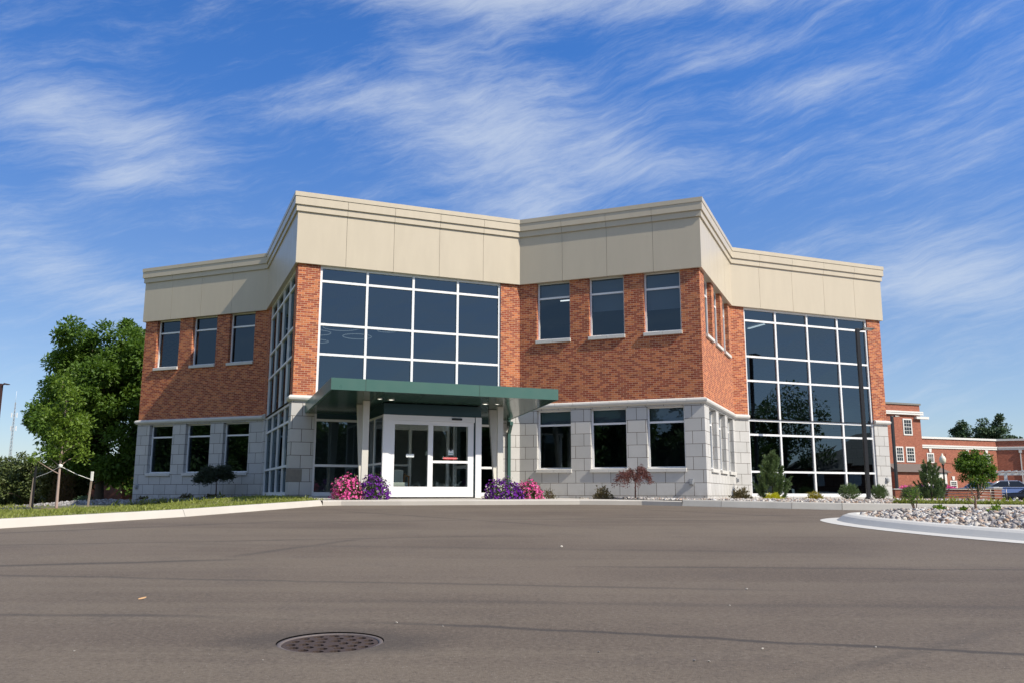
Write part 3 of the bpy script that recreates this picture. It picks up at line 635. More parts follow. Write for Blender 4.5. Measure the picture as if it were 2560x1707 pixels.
# glazed porch with sliding doors: frame > leaves, panes, sensor, stickers
VN = 2.47; V0, V1 = 2.41, 5.50; VZ = 2.33
f = MB()
wbox(f, 2, V0, 2.60, VN - .12, VN, -.10, VZ); wbox(f, 2, 5.31, V1, VN - .12, VN, -.10, VZ)
wbox(f, 2, 2.602, 5.283, VN - .14, VN - .012, 2.17, VZ - .003)
for t in (V0, V1 - .07):
    for n in (OB, 1.25): wbox(f, 2, t, t + .07, n, n + .06, -.10, VZ - .01)
    for z in (-.10, .86, 2.26): wbox(f, 2, t + .004, t + .066, OB, VN - .12, z, z + (.09 if z < 0 else .06))
porch = f.build('porch', M_frame, office)
for t in (V0 + .03, V1 - .04): g = MB(); g.face([wp(2, t, OB, -.05), wp(2, t, VN - .1, -.05), wp(2, t, VN - .1, 2.3), wp(2, t, OB, 2.3)]); g.build('side_glass', M_glass, porch)
g = MB(); wbox(g, 2, V0 + .012, V1 - .012, -.05, VN - .014, VZ + .002, 2.66); wbox(g, 2, 5.285, 5.308, VN - .10, VN - .03, -.10, VZ - .01); g.build('header_panel', M_teal, porch)
def leaf(t0, t1, n, z0, z1, gt0, gt1, gz0, gz1, bar=None):
    d = MB()
    wbox(d, 2, t0, gt0, n - .05, n, z0, z1); wbox(d, 2, gt1, t1, n - .05, n, z0, z1)
    wbox(d, 2, gt0, gt1, n - .05, n - .001, gz1, z1); wbox(d, 2, gt0, gt1, n - .05, n - .001, z0, gz0)
    if bar: wbox(d, 2, gt0, gt1, n - .05, n + .004, *bar)
    o = d.build('sliding_door', M_frame, porch); return o
leaf(2.605, 3.878, VN - .03, -.085, 2.165, 2.77, 3.805, .222, 2.05)
leaf(3.884, 5.262, VN - .055, -.085, 2.165, 3.965, 5.08, .222, 2.045, (.925, 1.0))
g = MB(); n = VN - .06; g.face([wp(2, 2.76, n, .2), wp(2, 3.81, n, .2), wp(2, 3.81, n, 2.06), wp(2, 2.76, n, 2.06)]); n -= .025
g.face([wp(2, 3.96, n, .2), wp(2, 5.09, n, .2), wp(2, 5.09, n, 2.06), wp(2, 3.96, n, 2.06)]); g.build('door_glass', M_clear, porch)
g = MB(); wbox(g, 2, 4.53, 4.86, VN - .012, VN + .03, 2.222, 2.285); g.build('motion_sensor', M_black, porch, bevel=.012)
# stickers on the doors: a green and white emblem tile, a red strip, a small white notice
M_sred = mat('red_sticker', (.62, .02, .02), .5); M_swhite = mat('white_sticker', (.78, .80, .78), .6); M_sgreen = mat('green_sticker', (.05, .30, .28), .5); M_sblue = mat('pale_blue_ink', (.40, .62, .70), .6)
def disc(mb, t, z, r, n, mi, k=22, sy=1.0):
    mb.face([wp(2, t + r * math.cos(a), n, z + sy * r * math.sin(a)) for a in np.linspace(0, 2 * math.pi, k + 1)[:-1]], mi=mi)
def emblem(t, z, n, par, s=1.0):
    mb = MB(); h = .085 * s
    def rc(a, b, c, d, q, mi): mb.face([wp(2, t + a * s, n + q, z + c * s), wp(2, t + b * s, n + q, z + c * s), wp(2, t + b * s, n + q, z + d * s), wp(2, t + a * s, n + q, z + d * s)], mi=mi)
    rc(-.085, .085, -.155, 0.0, 0, 0); disc(mb, t, z, .092 * s, 0.0005, 0); disc(mb, t, z, .082 * s, .0012, 1); disc(mb, t, z, .066 * s, .0018, 0)
    # dark conifer silhouette inside the ring
    tri = [(0, .056), (.032, .012), (.016, .012), (.044, -.024), (.009, -.024), (.009, -.05), (-.009, -.05), (-.009, -.024), (-.044, -.024), (-.016, .012), (-.032, .012)]
    mb.face([wp(2, t + x * s, n + .0024, z + y * s) for x, y in tri], mi=2)
    rc(-.072, .072, -.118, -.100, .001, 1)
    mb.build('door_sticker', [M_swhite, M_sgreen, M_black], par)
emblem(4.53, 1.325, VN - .058, porch)
def words(txt, t, z, n, size, m, par, name='sticker_words'):
    cu = bpy.data.curves.new(name, 'FONT'); cu.body = txt; cu.size = size; cu.align_x = 'CENTER'; cu.align_y = 'CENTER'
    cu.materials.append(m); tmp = bpy.data.objects.new(name, cu); COL.objects.link(tmp)
    dg = bpy.context.evaluated_depsgraph_get(); me = bpy.data.meshes.new_from_object(tmp.evaluated_get(dg)); bpy.data.objects.remove(tmp)
    o = bpy.data.objects.new(name, me); COL.objects.link(o)
    p = wp(2, t, n, z); o.matrix_world = Matrix.Translation(p) @ Matrix(((TD[2].x, 0, ND[2].x, 0), (TD[2].y, 0, ND[2].y, 0), (0, 1, 0, 0), (0, 0, 0, 1)))
    mw = o.matrix_world.copy(); o.parent = par; o.matrix_world = mw; return o
n = VN - .083
mb = MB(); wbox(mb, 2, 4.30, 4.74, n, n + .002, 1.045, 1.105); o = mb.build('door_sticker', M_sred, porch)
words('AUTOMATIC CAUTION DOOR', 4.52, 1.075, n + .003, .036, M_swhite, porch)
mb = MB(); n2_ = VN - .058; wbox(mb, 2, 3.14, 3.38, n2_, n2_ + .002, 1.085, 1.18); o = mb.build('door_sticker', [M_swhite], porch)
words('PLEASE USE', 3.26, 1.148, n2_ + .003, .034, M_sblue, porch); words('OTHER DOOR', 3.26, 1.112, n2_ + .003, .034, M_sblue, porch)
# inner doors at the back of the porch
f = MB()
for t in (2.62, 3.30, 3.92, 4.55, 5.22): wbox(f, 2, t, t + .09, OB - .10, OB - .02, -.08, 2.25)
for a, b in ((2.71, 3.30), (3.39, 3.92), (4.01, 4.55), (4.64, 5.22)):
    wbox(f, 2, a, b, OB - .10, OB - .03, 2.08, 2.25); wbox(f, 2, a, b, OB - .10, OB - .03, -.08, .08)
wbox(f, 2, 3.39, 3.92, OB - .10, OB - .03, .90, .96)
f.build('inner_door_frame', M_frame, porch)
f = MB(); f.face([wp(2, V0, -.05, -.075), wp(2, V1, -.05, -.075), wp(2, V1, VN - .02, -.075), wp(2, V0, VN - .02, -.075)]); f.build('porch_floor', mat('entrance_mat', (.16, .15, .14), .95), porch)
f = MB(); f.face([wp(2, V0 + .1, 0, 2.30), wp(2, V1 - .1, 0, 2.30), wp(2, V1 - .1, VN - .16, 2.30), wp(2, V0 + .1, VN - .16, 2.30)][::-1]); f.build('porch_ceiling', M_swhite, porch)
M_lit = mat('lit_ceiling_lamp', (.9, .9, .9), .5, emit=((1.0, .95, .86), 9.0))
for t in (3.2, 4.7):
    f = MB(); disc_c = wp(2, t, 1.2, 2.285); f.lathe([(.001, 0), (.13, 0), (.13, .01)], disc_c, 20); f.build('ceiling_light', M_lit, porch)
# lit strips on the upper ceilings, seen through the panes
M_strip = mat('lit_strip', (.9, .9, .9), .5, emit=((1.0, .97, .92), 2.5))
for i, ta, tb, n, z in ((3, .95, 1.55, -1.6, 6.95), (5, 1.4, 1.5, -2.2, 7.25), (5, 2.0, 2.1, -3.0, 7.25), (5, 3.4, 3.5, -2.4, 7.25)):
    f = MB(); wbox(f, i, ta, tb, n - (.04 if tb - ta > .3 else 1.1), n, z, z + .04); f.build('ceiling_light', M_strip, office)
# low wooden armchair just inside the left leaf
ch = thing('armchair', 'low wooden armchair with pale seat cushion inside the glass entrance porch', 'chair', wp(2, 3.12, 1.45, -.075), math.atan2(TD[2].y, TD[2].x))
M_cw = mat('honey_wood', (.36, .17, .06), .45); M_cc = mat('pale_upholstery', (.72, .74, .70), .9)
mb = MB(); mb.box(-.27, .30, -.28, .28, .30, .43); mb.build('seat', M_cc, ch, bevel=.03)
mb = MB(); mb.box(-.27, .27, .22, .31, .40, .82); mb.build('backrest', M_cc, ch, bevel=.03)
for sx in (-1, 1):
    mb = MB(); x = sx * .31
    mb.tube([(x, -.30, 0), (x, -.26, .62)], .022, 6); mb.tube([(x, .32, 0), (x, .28, .70)], .022, 6); mb.tube([(x, -.28, .60), (x, .30, .66)], .026, 6); mb.tube([(x, -.28, .28), (x, .30, .28)], .02, 6)
    mb.build('arm', M_cw, ch)
# lit rings hanging in the hall behind the upper glass
rg = []
for k, (t, n, z, r_) in enumerate(((1.15, -2.6, 5.55, .52), (1.95, -2.2, 5.72, .62), (2.55, -2.3, 5.46, .50), (3.75, -2.8, 5.85, .36), (1.2, -2.4, 5.22, .36))):
    mb = MB(); c = wp(2, t, n, z); pts = [(c.x + r_ * math.cos(a), c.y + r_ * math.sin(a), c.z) for a in np.linspace(0, 2 * math.pi, 41)]
    tp = thing('ring_lamp', ['middling ring lamp at the hall glass left edge', 'widest ring lamp, uppermost of the left cluster in the hall glass', 'ring lamp hanging across the first white mullion of the hall glass', 'small ring lamp hanging apart, highest and farthest right in the hall', 'small low ring lamp at the lower left of the hall glass'][k], 'lamp', c, 0, 'ring lamps hanging in the entrance hall')
    mb2 = MB(); mb2.tube([(p[0] - c.x, p[1] - c.y, p[2] - c.z) for p in pts], .014, 6, cap=False); mb2.build('ring', M_ring, tp)
    mb3 = MB()
    for a in (0, 2.1, 4.2): mb3.tube([(r_ * math.cos(a), r_ * math.sin(a), 0), (0, 0, 7.3 - z)], .003, 4)
    mb3.build('cable', M_gray, tp)

# ------------------------------------------------------------------ entrance slab, lawns, beds
def idw(pts):
    A = np.array(pts)
    def f(x, y):
        d = (A[:, 0] - x) ** 2 + (A[:, 1] - y) ** 2 + 0.05; w_ = 1 / d ** 1.5; return float((w_ * A[:, 2]).sum() / w_.sum())
    return f
slab_in = offset_line(KM, 0.16)
mb = MB()
front = KM; top = [(p.x, p.y, zlot(q[1]) + .135) for p, q in zip(offset_line(KM, 0.03), KM)]
for k in range(len(KM) - 1):
    a, b = KM[k], KM[k + 1]
    mb.face([(a[0], a[1], zlot(a[1]) - .1), (b[0], b[1], zlot(b[1]) - .1), (b[0], b[1], zlot(b[1]) + .11), (a[0], a[1], zlot(a[1]) + .11)])
    mb.face([(a[0], a[1], zlot(a[1]) + .11), (b[0], b[1], zlot(b[1]) + .11), top[k + 1], top[k]])
back = [wp(2, .55, OB + .02, -.09), wp(2, .9, OB + .02, -.09), wp(2, 2.4, OB + .02, -.09), wp(2, 5.5, OB + .02, -.09), wp(2, 6.6, OB + .02, -.09), wp(3, .15, OB + .02, -.10), wp(3, 1.3, OB + .02, -.11)]
for k in range(len(KM) - 1):
    mid0 = Vector(top[k]).lerp(back[k], .45); mid1 = Vector(top[k + 1]).lerp(back[k + 1], .45)
    mb.face([top[k], top[k + 1], mid1, mid0]); mb.face([mid0, mid1, back[k + 1], back[k]])
# score lines are narrow gaps shown by slim dark strips of joint filler set 3 mm proud
tag(mb.build('entrance_pavement', M_concrete), kind='structure')

zL = idw([(-5.1, 23.6, -.17), (-6.75, 18.0, -.32), (-8.4, 14.4, -.42), (-10.9, 9.5, -.55), (-9.2, 23.5, -.36), (-13, 26, -.52), (-13.3, 30.2, -.58), (-11, 30.2, -.46), (-8.9, 29.0, -.24), (-16.5, 32, -.70), (-13, 34.8, -.22), (-16.2, 36.2, -.30), (-10.2, 33.9, -.12), (-7.2, 26.6, -.10), (-8.2, 28.8, -.09), (-12, 20, -.50), (-20, 15, -.70), (-30, 30, -.90), (-19, 30, -.85), (-19, 23, -.75), (-22, 40, -.80), (-22, 46, -.72), (-30, 58, -1.0), (-16, 2, -.80), (-40, 45, -1.1), (-50, 50, -1.2)])
klin = offset_line(KL, 0.14)
def inside(pt, poly):
    x, y = pt; c = False
    for i in range(len(poly)):
        x1, y1 = poly[i]; x2, y2 = poly[i - 1]
        if (y1 > y) != (y2 > y) and x < (x2 - x1) * (y - y1) / (y2 - y1) + x1: c = not c
    return c
def sheet(name, poly, zf, m, step, kind='structure', extra_edge=None):
    """polygon filled with a triangulated surface whose height is zf(x, y)"""
    import bmesh
    from mathutils.geometry import delaunay_2d_cdt
    P2 = []
    for a, b in zip(poly, poly[1:] + poly[:1]):
        a, b = Vector(a[:2]), Vector(b[:2]); n = max(1, int((b - a).length / step))
        P2 += [a.lerp(b, k / n) for k in range(n)]
    nb = len(P2); E = [(k, (k + 1) % nb) for k in range(nb)]
    xs_ = [p.x for p in P2]; ys_ = [p.y for p in P2]; pp = [tuple(p) for p in P2]
    x = min(xs_)
    while x < max(xs_):
        y = min(ys_)
        while y < max(ys_):
            q = (x + random.uniform(-.2, .2) * step, y + random.uniform(-.2, .2) * step)
            if inside(q, pp): P2.append(Vector(q))
            y += step
        x += step
    v, e, fs, *_ = delaunay_2d_cdt(P2, E, [list(range(nb))], 1, 1e-5)
    o = MB().mesh([(p.x, p.y, zf(p.x, p.y)) for p in v], [tuple(f) for f in fs], 0, True).build(name, m)
    me = o.data
    if sum(p.normal.z for p in me.polygons) < 0: me.flip_normals()
    return tag(o, kind=kind)
lawn_poly = [tuple(p) for p in klin] + [(-4.95, 23.75), tuple(wp(2, .56, OB + .03, 0))[:2], tuple(wp(2, -.12, OB + .03, 0))[:2], tuple(wp(1, 4, OB + .03, 0))[:2], tuple(wp(1, .2, OB + .03, 0))[:2], tuple(wp(0, 3, OB + .03, 0))[:2], tuple(wp(0, -.1, OB + .03, 0))[:2], (-15, 40), (-13, 48), (-60, 55), (-60, -18)]
M_turf = mat('turf_soil', (0.19, 0.19, 0.06), 0.95, var=0.4, vscale=2.5, bump=0.6, bscale=30)
sheet('lawn', lawn_poly, zL, M_turf, 1.3)
zR = idw([(4.7, 23.9, -.145), (7.1, 22.3, -.18), (9.7, 21.2, -.215), (12, 20.7, -.23), (24, 18.6, -.29), (46, 15.2, -.38), (3, 26.5, -.12), (6.3, 26.7, -.16), (9, 31, -.16), (16, 35, -.17), (12.5, 27, -.20), (20, 45, -.26), (40, 48, -.33), (20, 30, -.25), (46, 30, -.36)])
krin = offset_line(KR, 0.14)
bed_poly = [tuple(p) for p in krin] + [(46, 50), (12.5, 50), tuple(wp(5, 7.72, OB + .03, 0))[:2], tuple(wp(5, .1, OB + .03, 0))[:2], tuple(wp(4, .1, OB + .03, 0))[:2], tuple(wp(3, 6.2, OB + .03, 0))[:2], tuple(wp(3, 1.3, OB + .03, 0))[:2]]
M_bed = mat('gravel_bed_ground', (0.36, 0.34, 0.31), 0.95, var=0.35, vscale=16, bump=0.8, bscale=35)
sheet('planting_bed', bed_poly, zR, M_bed, 1.2)

# island: flat gutter, round-nosed kerb, mounded pebbles
IS = [(20.0, 18.2), (12.0, 18.75), (8.2, 18.6), (6.75, 18.1), (6.02, 17.3), (5.80, 16.3), (5.80, 15.2), (6.03, 13.7), (6.55, 12.1), (7.6, 9.9), (9.6, 7.6), (13, 5.6), (20, 4.6)]
def smooth_line(p, k=2):
    p = [Vector(q) for q in p]
    for _ in range(k):
        q = [p[0]]
        for a, b in zip(p[:-1], p[1:]): q += [a.lerp(b, .25), a.lerp(b, .75)]
        p = q + [p[-1]]
    return p
IS = smooth_line(IS, 2)
mb = MB(); lines = [offset_line(IS, o) for o in (0.0, 0.30, 0.34, 0.42, 0.50, 0.66, 0.70)]; hs = [.006, .016, .045, .105, .135, .142, .05]
for k in range(len(IS) - 1):
    for j in range(6):
        q = [lines[j][k], lines[j][k + 1], lines[j + 1][k + 1], lines[j + 1][k]]
        hh = [hs[j], hs[j], hs[j + 1], hs[j + 1]]
        mb.face([(p.x, p.y, zlot(p.y) + h) for p, h in zip(q, hh)])
o = mb.build('island_kerb', mat('pale_island_concrete', (0.57, 0.55, 0.50), .85, var=.12, vscale=1.5, bump=.25, bscale=90))
me = o.data
if sum(p.normal.z for p in me.polygons) < 0: me.flip_normals()
tag(o, kind='structure')
inner = [tuple(p) for p in lines[6]]; IA = np.array(inner)
def zI(x, y):
    d = math.sqrt(((IA[:, 0] - x) ** 2 + (IA[:, 1] - y) ** 2).min()); return zlot(y) + .07 + .19 * (1 - math.exp(-d / .9))
isl_poly = inner
sheet('island_soil', isl_poly, zI, M_bed, .5)
def rocks(name, pts, size, m, sub, zf, sink=.35, flat=.62):
    base = []
    for k in range(14):
        v, f = ico(sub); v = v * (1 + .22 * rng.normal(size=(len(v), 1))) * np.array([1, .8, flat]) * rng.uniform(.8, 1.2, 3); base.append((v, np.array(f)))
    parts = []
    for x, y in pts:
        v, f = base[rng.integers(14)]; s = size * rng.uniform(.55, 1.45); a = rng.uniform(0, 6.28); c_, s_ = math.cos(a), math.sin(a)
        tl = rng.normal(0, .35, 2); vv = v * s; vv = vv @ np.array([[c_, s_, 0], [-s_, c_, 0], [0, 0, 1]]); vv[:, 2] += vv[:, 0] * tl[0] + vv[:, 1] * tl[1]
        vv = vv + np.array([x, y, zf(x, y) + s * flat * (1 - sink) * rng.uniform(.5, 1.3)]); parts.append((vv, f, np.full(len(vv), rng.random())))
    V, F, T = cat_mesh(parts); return tag(np_mesh(name, V, F, m, None, T, sub > 1), kind='stuff')
pts = []
while len(pts) < 8800:
    x, y = rng.uniform(6, 13.5), rng.uniform(8, 19)
    if inside((x, y), inner) and (x < 9.5 or rng.random() < .5): pts.append((x, y))
rocks('island_pebbles', pts, .040, M_rock, 2, zI)
pts = []
kr = [tuple(p) for p in krin]
while len(pts) < 5200:
    x, y = rng.uniform(2.2, 19), rng.uniform(20.5, 36)
    if not inside((x, y), bed_poly): continue
    if x > 9.6:
        j = max(0, min(np.searchsorted([p[0] for p in kr], x) - 1, len(kr) - 2)); a, b = kr[j], kr[j + 1]
        if y < a[1] + (b[1] - a[1]) * (x - a[0]) / (b[0] - a[0]) + (.8 if x < 12 else 1.9): continue
    if y > 30 and rng.random() < .4: continue
    pts.append((x, y))
rocks('bed_gravel', pts, .038, M_rock, 1, zR, flat=.7)
def glim(t): return 3.7 - .36 * max(0, t) + .15 * math.sin(t * 3)
pts = []
while len(pts) < 5200:
    t = rng.uniform(-6, 6.4); n = rng.uniform(OB + .05, 3.75 - .36 * max(0, t)); p = wp(0, t, n, 0)
    if inside((p.x, p.y), lawn_poly): pts.append((p.x, p.y))
gl = [tuple(wp(0, t, OB + .03, 0))[:2] for t in np.linspace(-6, 6.3, 14)] + [tuple(wp(0, t, glim(t) + .05, 0))[:2] for t in np.linspace(6.3, -6, 24)]
sheet('gravel_strip', gl, lambda x, y: zL(x, y) + .012, mat('grey_gravel_ground', (.24, .23, .22), .95, var=.35, vscale=16, bump=.8, bscale=35), .5)
rocks('wall_gravel', pts, .045, M_rockg, 1, zL, flat=.7)

# grass
M_grass = foliage('lawn_grass', (0.125, 0.170, 0.026), (0.345, 0.365, 0.090), .35)
def grass(name, n, sampler, zf, h0, h1, wd):
    P = np.zeros((n, 3)); k = 0
    while k < n:
        x, y = sampler()
        P[k] = (x, y, zf(x, y) - .01); k += 1
    A = np.stack([rng.normal(0, .38, n), rng.normal(0, .38, n), np.ones(n)], 1); A = unit(A)
    L = rng.uniform(h0, h1, n) * np.where(rng.random(n) < .02, 2.0, 1.0); B = unit(np.cross(A, rng.normal(size=(n, 3)))) * wd * .5
    bend = unit(rng.normal(size=(n, 3)) * np.array([1, 1, .1])) * (L * .35)[:, None]
    V = np.stack([P - B, P + B, P + A * (L * .6)[:, None] + B * .7, P + A * L[:, None] + bend], 1).reshape(-1, 3)
    F = np.arange(4 * n).reshape(n, 4)
    return tag(np_mesh(name, V, F, M_grass, None, np.repeat(rng.random(n), 4)), kind='stuff')
def s_left():
    while True:
        y = 8 + 27 * rng.random() ** .9; x = rng.uniform(-24, -4.9)
        if not inside((x, y), lawn_poly): continue
        p = Vector((x, y)) - PLV[0]; n = p.dot(ND[0]); t = p.dot(TD[0])
        if -7 < t < 6.6 and n < glim(t): continue
        if (x + 13.45) ** 2 / 1.3 + (y - 26) ** 2 / .8 < .8: continue
        return x, y
grass('lawn_grass', 95000, s_left, zL, .035, .095, .011)
def s_right():
    while True:
        x = rng.uniform(9.3, 34); f = rng.random() ** 1.5
        j = np.searchsorted([p[0] for p in kr], x) - 1; j = max(0, min(j, len(kr) - 2)); a, b = kr[j], kr[j + 1]
        y0 = a[1] + (b[1] - a[1]) * (x - a[0]) / (b[0] - a[0])
        return x, y0 + .04 + f * (1.0 if x < 12 else 2.2) * (1 if x > 10.2 else (x - 9.2))
grass('verge_grass', 40000, s_right, zR, .06, .13, .012)
def s_tuft():
    t = rng.uniform(-4, 6.2); n = glim(t) + rng.normal(0, .2); p = wp(0, t, n, 0); return p.x, p.y
grass('edge_weeds', 1300, s_tuft, zL, .07, .20, .009)
# mulch ring round the sapling
mb = MB()
for a, rr_, zz in [(0, 0, 0)]:
    ringp = [[(-13.45 + r_ * 1.0 * math.cos(q) * (1 + .15 * math.sin(3 * q)), 26 + r_ * .85 * math.sin(q), 0) for q in np.linspace(0, 2 * math.pi, 25)[:-1]] for r_ in (1.05, .75, .4, .02)]
    vs = [(x, y, zL(x, y) + h) for rg_, h in zip(ringp, (-.03, .05, .09, .1)) for x, y, _ in rg_]
    mb.mesh(vs, [(j * 24 + k, j * 24 + (k + 1) % 24, (j + 1) * 24 + (k + 1) % 24, (j + 1) * 24 + k) for j in range(3) for k in range(24)], 0, True)
tag(mb.build('mulch_patch', M_mulch), 'round brown mulch patch under the staked sapling', 'mulch')

# ------------------------------------------------------------------ storm drain
dr = thing('storm_drain', 'round perforated cast iron drain cover set in the asphalt', 'drain cover', (DR[0], DR[1], zlot(DR[1])))
dr.rotation_euler = (math.atan(.0275), 0, 0); dr.scale = (.93, .93, 1)
M_iron = mat('cast_iron', (0.066, 0.047, 0.040), 0.75, spec=.25, var=0.35, vscale=14, bump=0.4, bscale=60)
mb = MB(); mb.lathe([(.286, -.10), (.286, -.012), (.290, -.006), (.314, -.006), (.317, -.012), (.317, -.10)], (0, 0, 0), 56); mb.build('frame', mat('worn_iron_rim', (.135, .11, .098), .6, var=.4, vscale=22, bump=.4, bscale=60), dr)
def grate():
    import bmesh
    bm = bmesh.new(); loops = [[(.283 * math.cos(a), .283 * math.sin(a)) for a in np.linspace(0, 2 * math.pi, 57)[:-1]]]
    for r_, n, ph in ((.232, 15, 0), (.155, 10, .2), (.078, 5, .1)):
        for k in range(n):
            a = 2 * math.pi * k / n + ph; c, s_ = math.cos(a), math.sin(a)
            loops.append([(r_ * c + (e * .031 * math.cos(q)) * c - .034 * math.sin(q) * s_, r_ * s_ + (e * .031 * math.cos(q)) * s_ + .034 * math.sin(q) * c) for e in (1,) for q in np.linspace(0, 2 * math.pi, 11)[:-1]])
    es = []
    for l in loops:
        vs = [bm.verts.new((x, y, -.010)) for x, y in l]
        es += [bm.edges.new((vs[i], vs[(i + 1) % len(vs)])) for i in range(len(vs))]
    bmesh.ops.triangle_fill(bm, use_beauty=True, use_dissolve=False, edges=es)
    for f in bm.faces:
        if f.normal.z < 0: f.normal_flip()
    r = bmesh.ops.extrude_face_region(bm, geom=list(bm.faces)); 
    for v in [g for g in r['geom'] if isinstance(g, bmesh.types.BMVert)]: v.co.z -= .03
    me = bpy.data.meshes.new('grate'); bm.to_mesh(me); bm.free(); me.materials.append(M_iron)
    o = bpy.data.objects.new('grate', me); COL.objects.link(o); o.parent = dr
grate()
mb = MB(); mb.lathe([(.001, -.6), (.30, -.6), (.30, -.10)], (0, 0, 0), 32); mb.build('pit', mat('drain_pit', (.01, .01, .01), .9), dr)
vi, fi = ico(1)
for k, (x, y, s, tint) in enumerate([(-.72, 5.62, .011, 0), (-.42, 5.5, .007, 0), (.46, 4.75, .010, 1), (1.35, 4.85, .010, 0), (1.98, 4.9, .008, 0), (.92, 4.55, .012, 1), (.99, 4.53, .010, 0), (1.9, 7.2, .014, 0), (.62, 11.0, .03, 0), (-2.3, 4.75, .008, 0), (-1.25, 4.55, .006, 0), (1.55, 6.35, .009, 0)]):
    o = np_mesh('pebble', vi * (1 + .2 * rng.normal(size=(len(vi), 1))) * s * .62 * np.array([1.2, .9, .7]), np.array(fi), mat('loose_pebble', (.42, .39, .34) if not tint else (.2, .19, .18), .8))
    o.location = (x, y, zlot(y) + s * .45); tag(o, 'tiny loose pebble lying on the open asphalt', 'pebble', 'loose pebbles on the asphalt')
mb = MB(); vs = []
for k in range(7):
    f = k / 6; wv = .020 * math.sin(math.pi * (f * .9 + .05)); vs += [(-.05 + .1 * f, -wv, .004 + .014 * f * f), (-.05 + .1 * f, wv, .010 + .016 * f)]
mb.mesh(vs, [(2 * k, 2 * k + 2, 2 * k + 3, 2 * k + 1) for k in range(6)], 0, True); o = mb.build('fallen_leaf', mat('dry_leaf', (.55, .33, .16), .8)); o.location = (-2.72, 6.58, zlot(6.58) + .003); o.rotation_euler = (0.1, 0, .5); o.scale = (.55, .55, .7)
tag(o, 'curled tan dry leaf lying on the asphalt', 'leaf')

# ------------------------------------------------------------------ plants
M_leaf = foliage('broad_green_leaf', (0.060, 0.120, 0.018), (0.145, 0.245, 0.040), .44)
M_leaf_y = foliage('bright_young_leaf', (0.090, 0.160, 0.018), (0.21, 0.31, 0.045), .40)
M_leaf_d = foliage('deep_green_leaf', (0.035, 0.075, 0.016), (0.095, 0.16, 0.036), .3)
M_yew = foliage('olive_needle', (0.045, 0.070, 0.020), (0.125, 0.155, 0.045), .15)
M_pine = foliage('pine_needle', (0.036, 0.075, 0.036), (0.10, 0.165, 0.070), .1)
M_jun = foliage('juniper_needle', (0.055, 0.105, 0.038), (0.15, 0.215, 0.080), .15)
M_gold = foliage('golden_conifer', (0.33, 0.36, 0.012), (0.68, 0.64, 0.035), .3)
M_red = foliage('maroon_lace_leaf', (0.085, 0.030, 0.030), (0.205, 0.080, 0.068), .25)
M_bush = foliage('brown_green_leaf', (0.060, 0.055, 0.022), (0.150, 0.115, 0.055), .2)
M_brown = foliage('dead_brown_needle', (0.10, 0.055, 0.02), (0.20, 0.115, 0.05), .15)
M_petgreen = foliage('petunia_leaf', (0.035, 0.065, 0.015), (0.10, 0.15, 0.035), .25)
M_pink = foliage('pink_petal', (0.66, 0.045, 0.30), (0.88, 0.22, 0.52), .25)
M_purple = foliage('purple_petal', (0.10, 0.008, 0.20), (0.24, 0.03, 0.42), .2)
M_white = foliage('white_petal', (0.70, 0.66, 0.62), (0.85, 0.80, 0.76), .25)

def clump_leaves(C, Rr, per, L, Wd, up=.25, center=None, droop=0.0):
    """leaves gathered in clumps of centre C and radius Rr"""
    n = len(C) * per; ci = np.repeat(np.arange(len(C)), per)
    d = unit(rng.normal(size=(n, 3))); r = Rr[ci] * rng.random(n) ** .45
    P = C[ci] + d * r[:, None] * np.array([1, 1, .8])
    out = d + rng.normal(size=(n, 3)) * .6 + np.array([0, 0, -droop])
    ln = L * rng.uniform(.6, 1.35, n)
    return leaves(P, out, ln, Wd * rng.uniform(.7, 1.3, n), nrm=d * .6 + np.array([0, 0, up * 2 + .4]))
def limb(mb, a, b, r0, r1, sag=.0, n=6, k=5):
    a, b = Vector(a), Vector(b); pts = []; rad = []
    jit = Vector(rng.normal(0, .06, 3)) * (b - a).length
    for i in range(k):
        f = i / (k - 1); p = a.lerp(b, f) + jit * math.sin(math.pi * f) + Vector((0, 0, -sag * math.sin(math.pi * f) * (b - a).length)); pts.append(p); rad.append(r0 + (r1 - r0) * f)
    mb.tube(pts, rad, n)
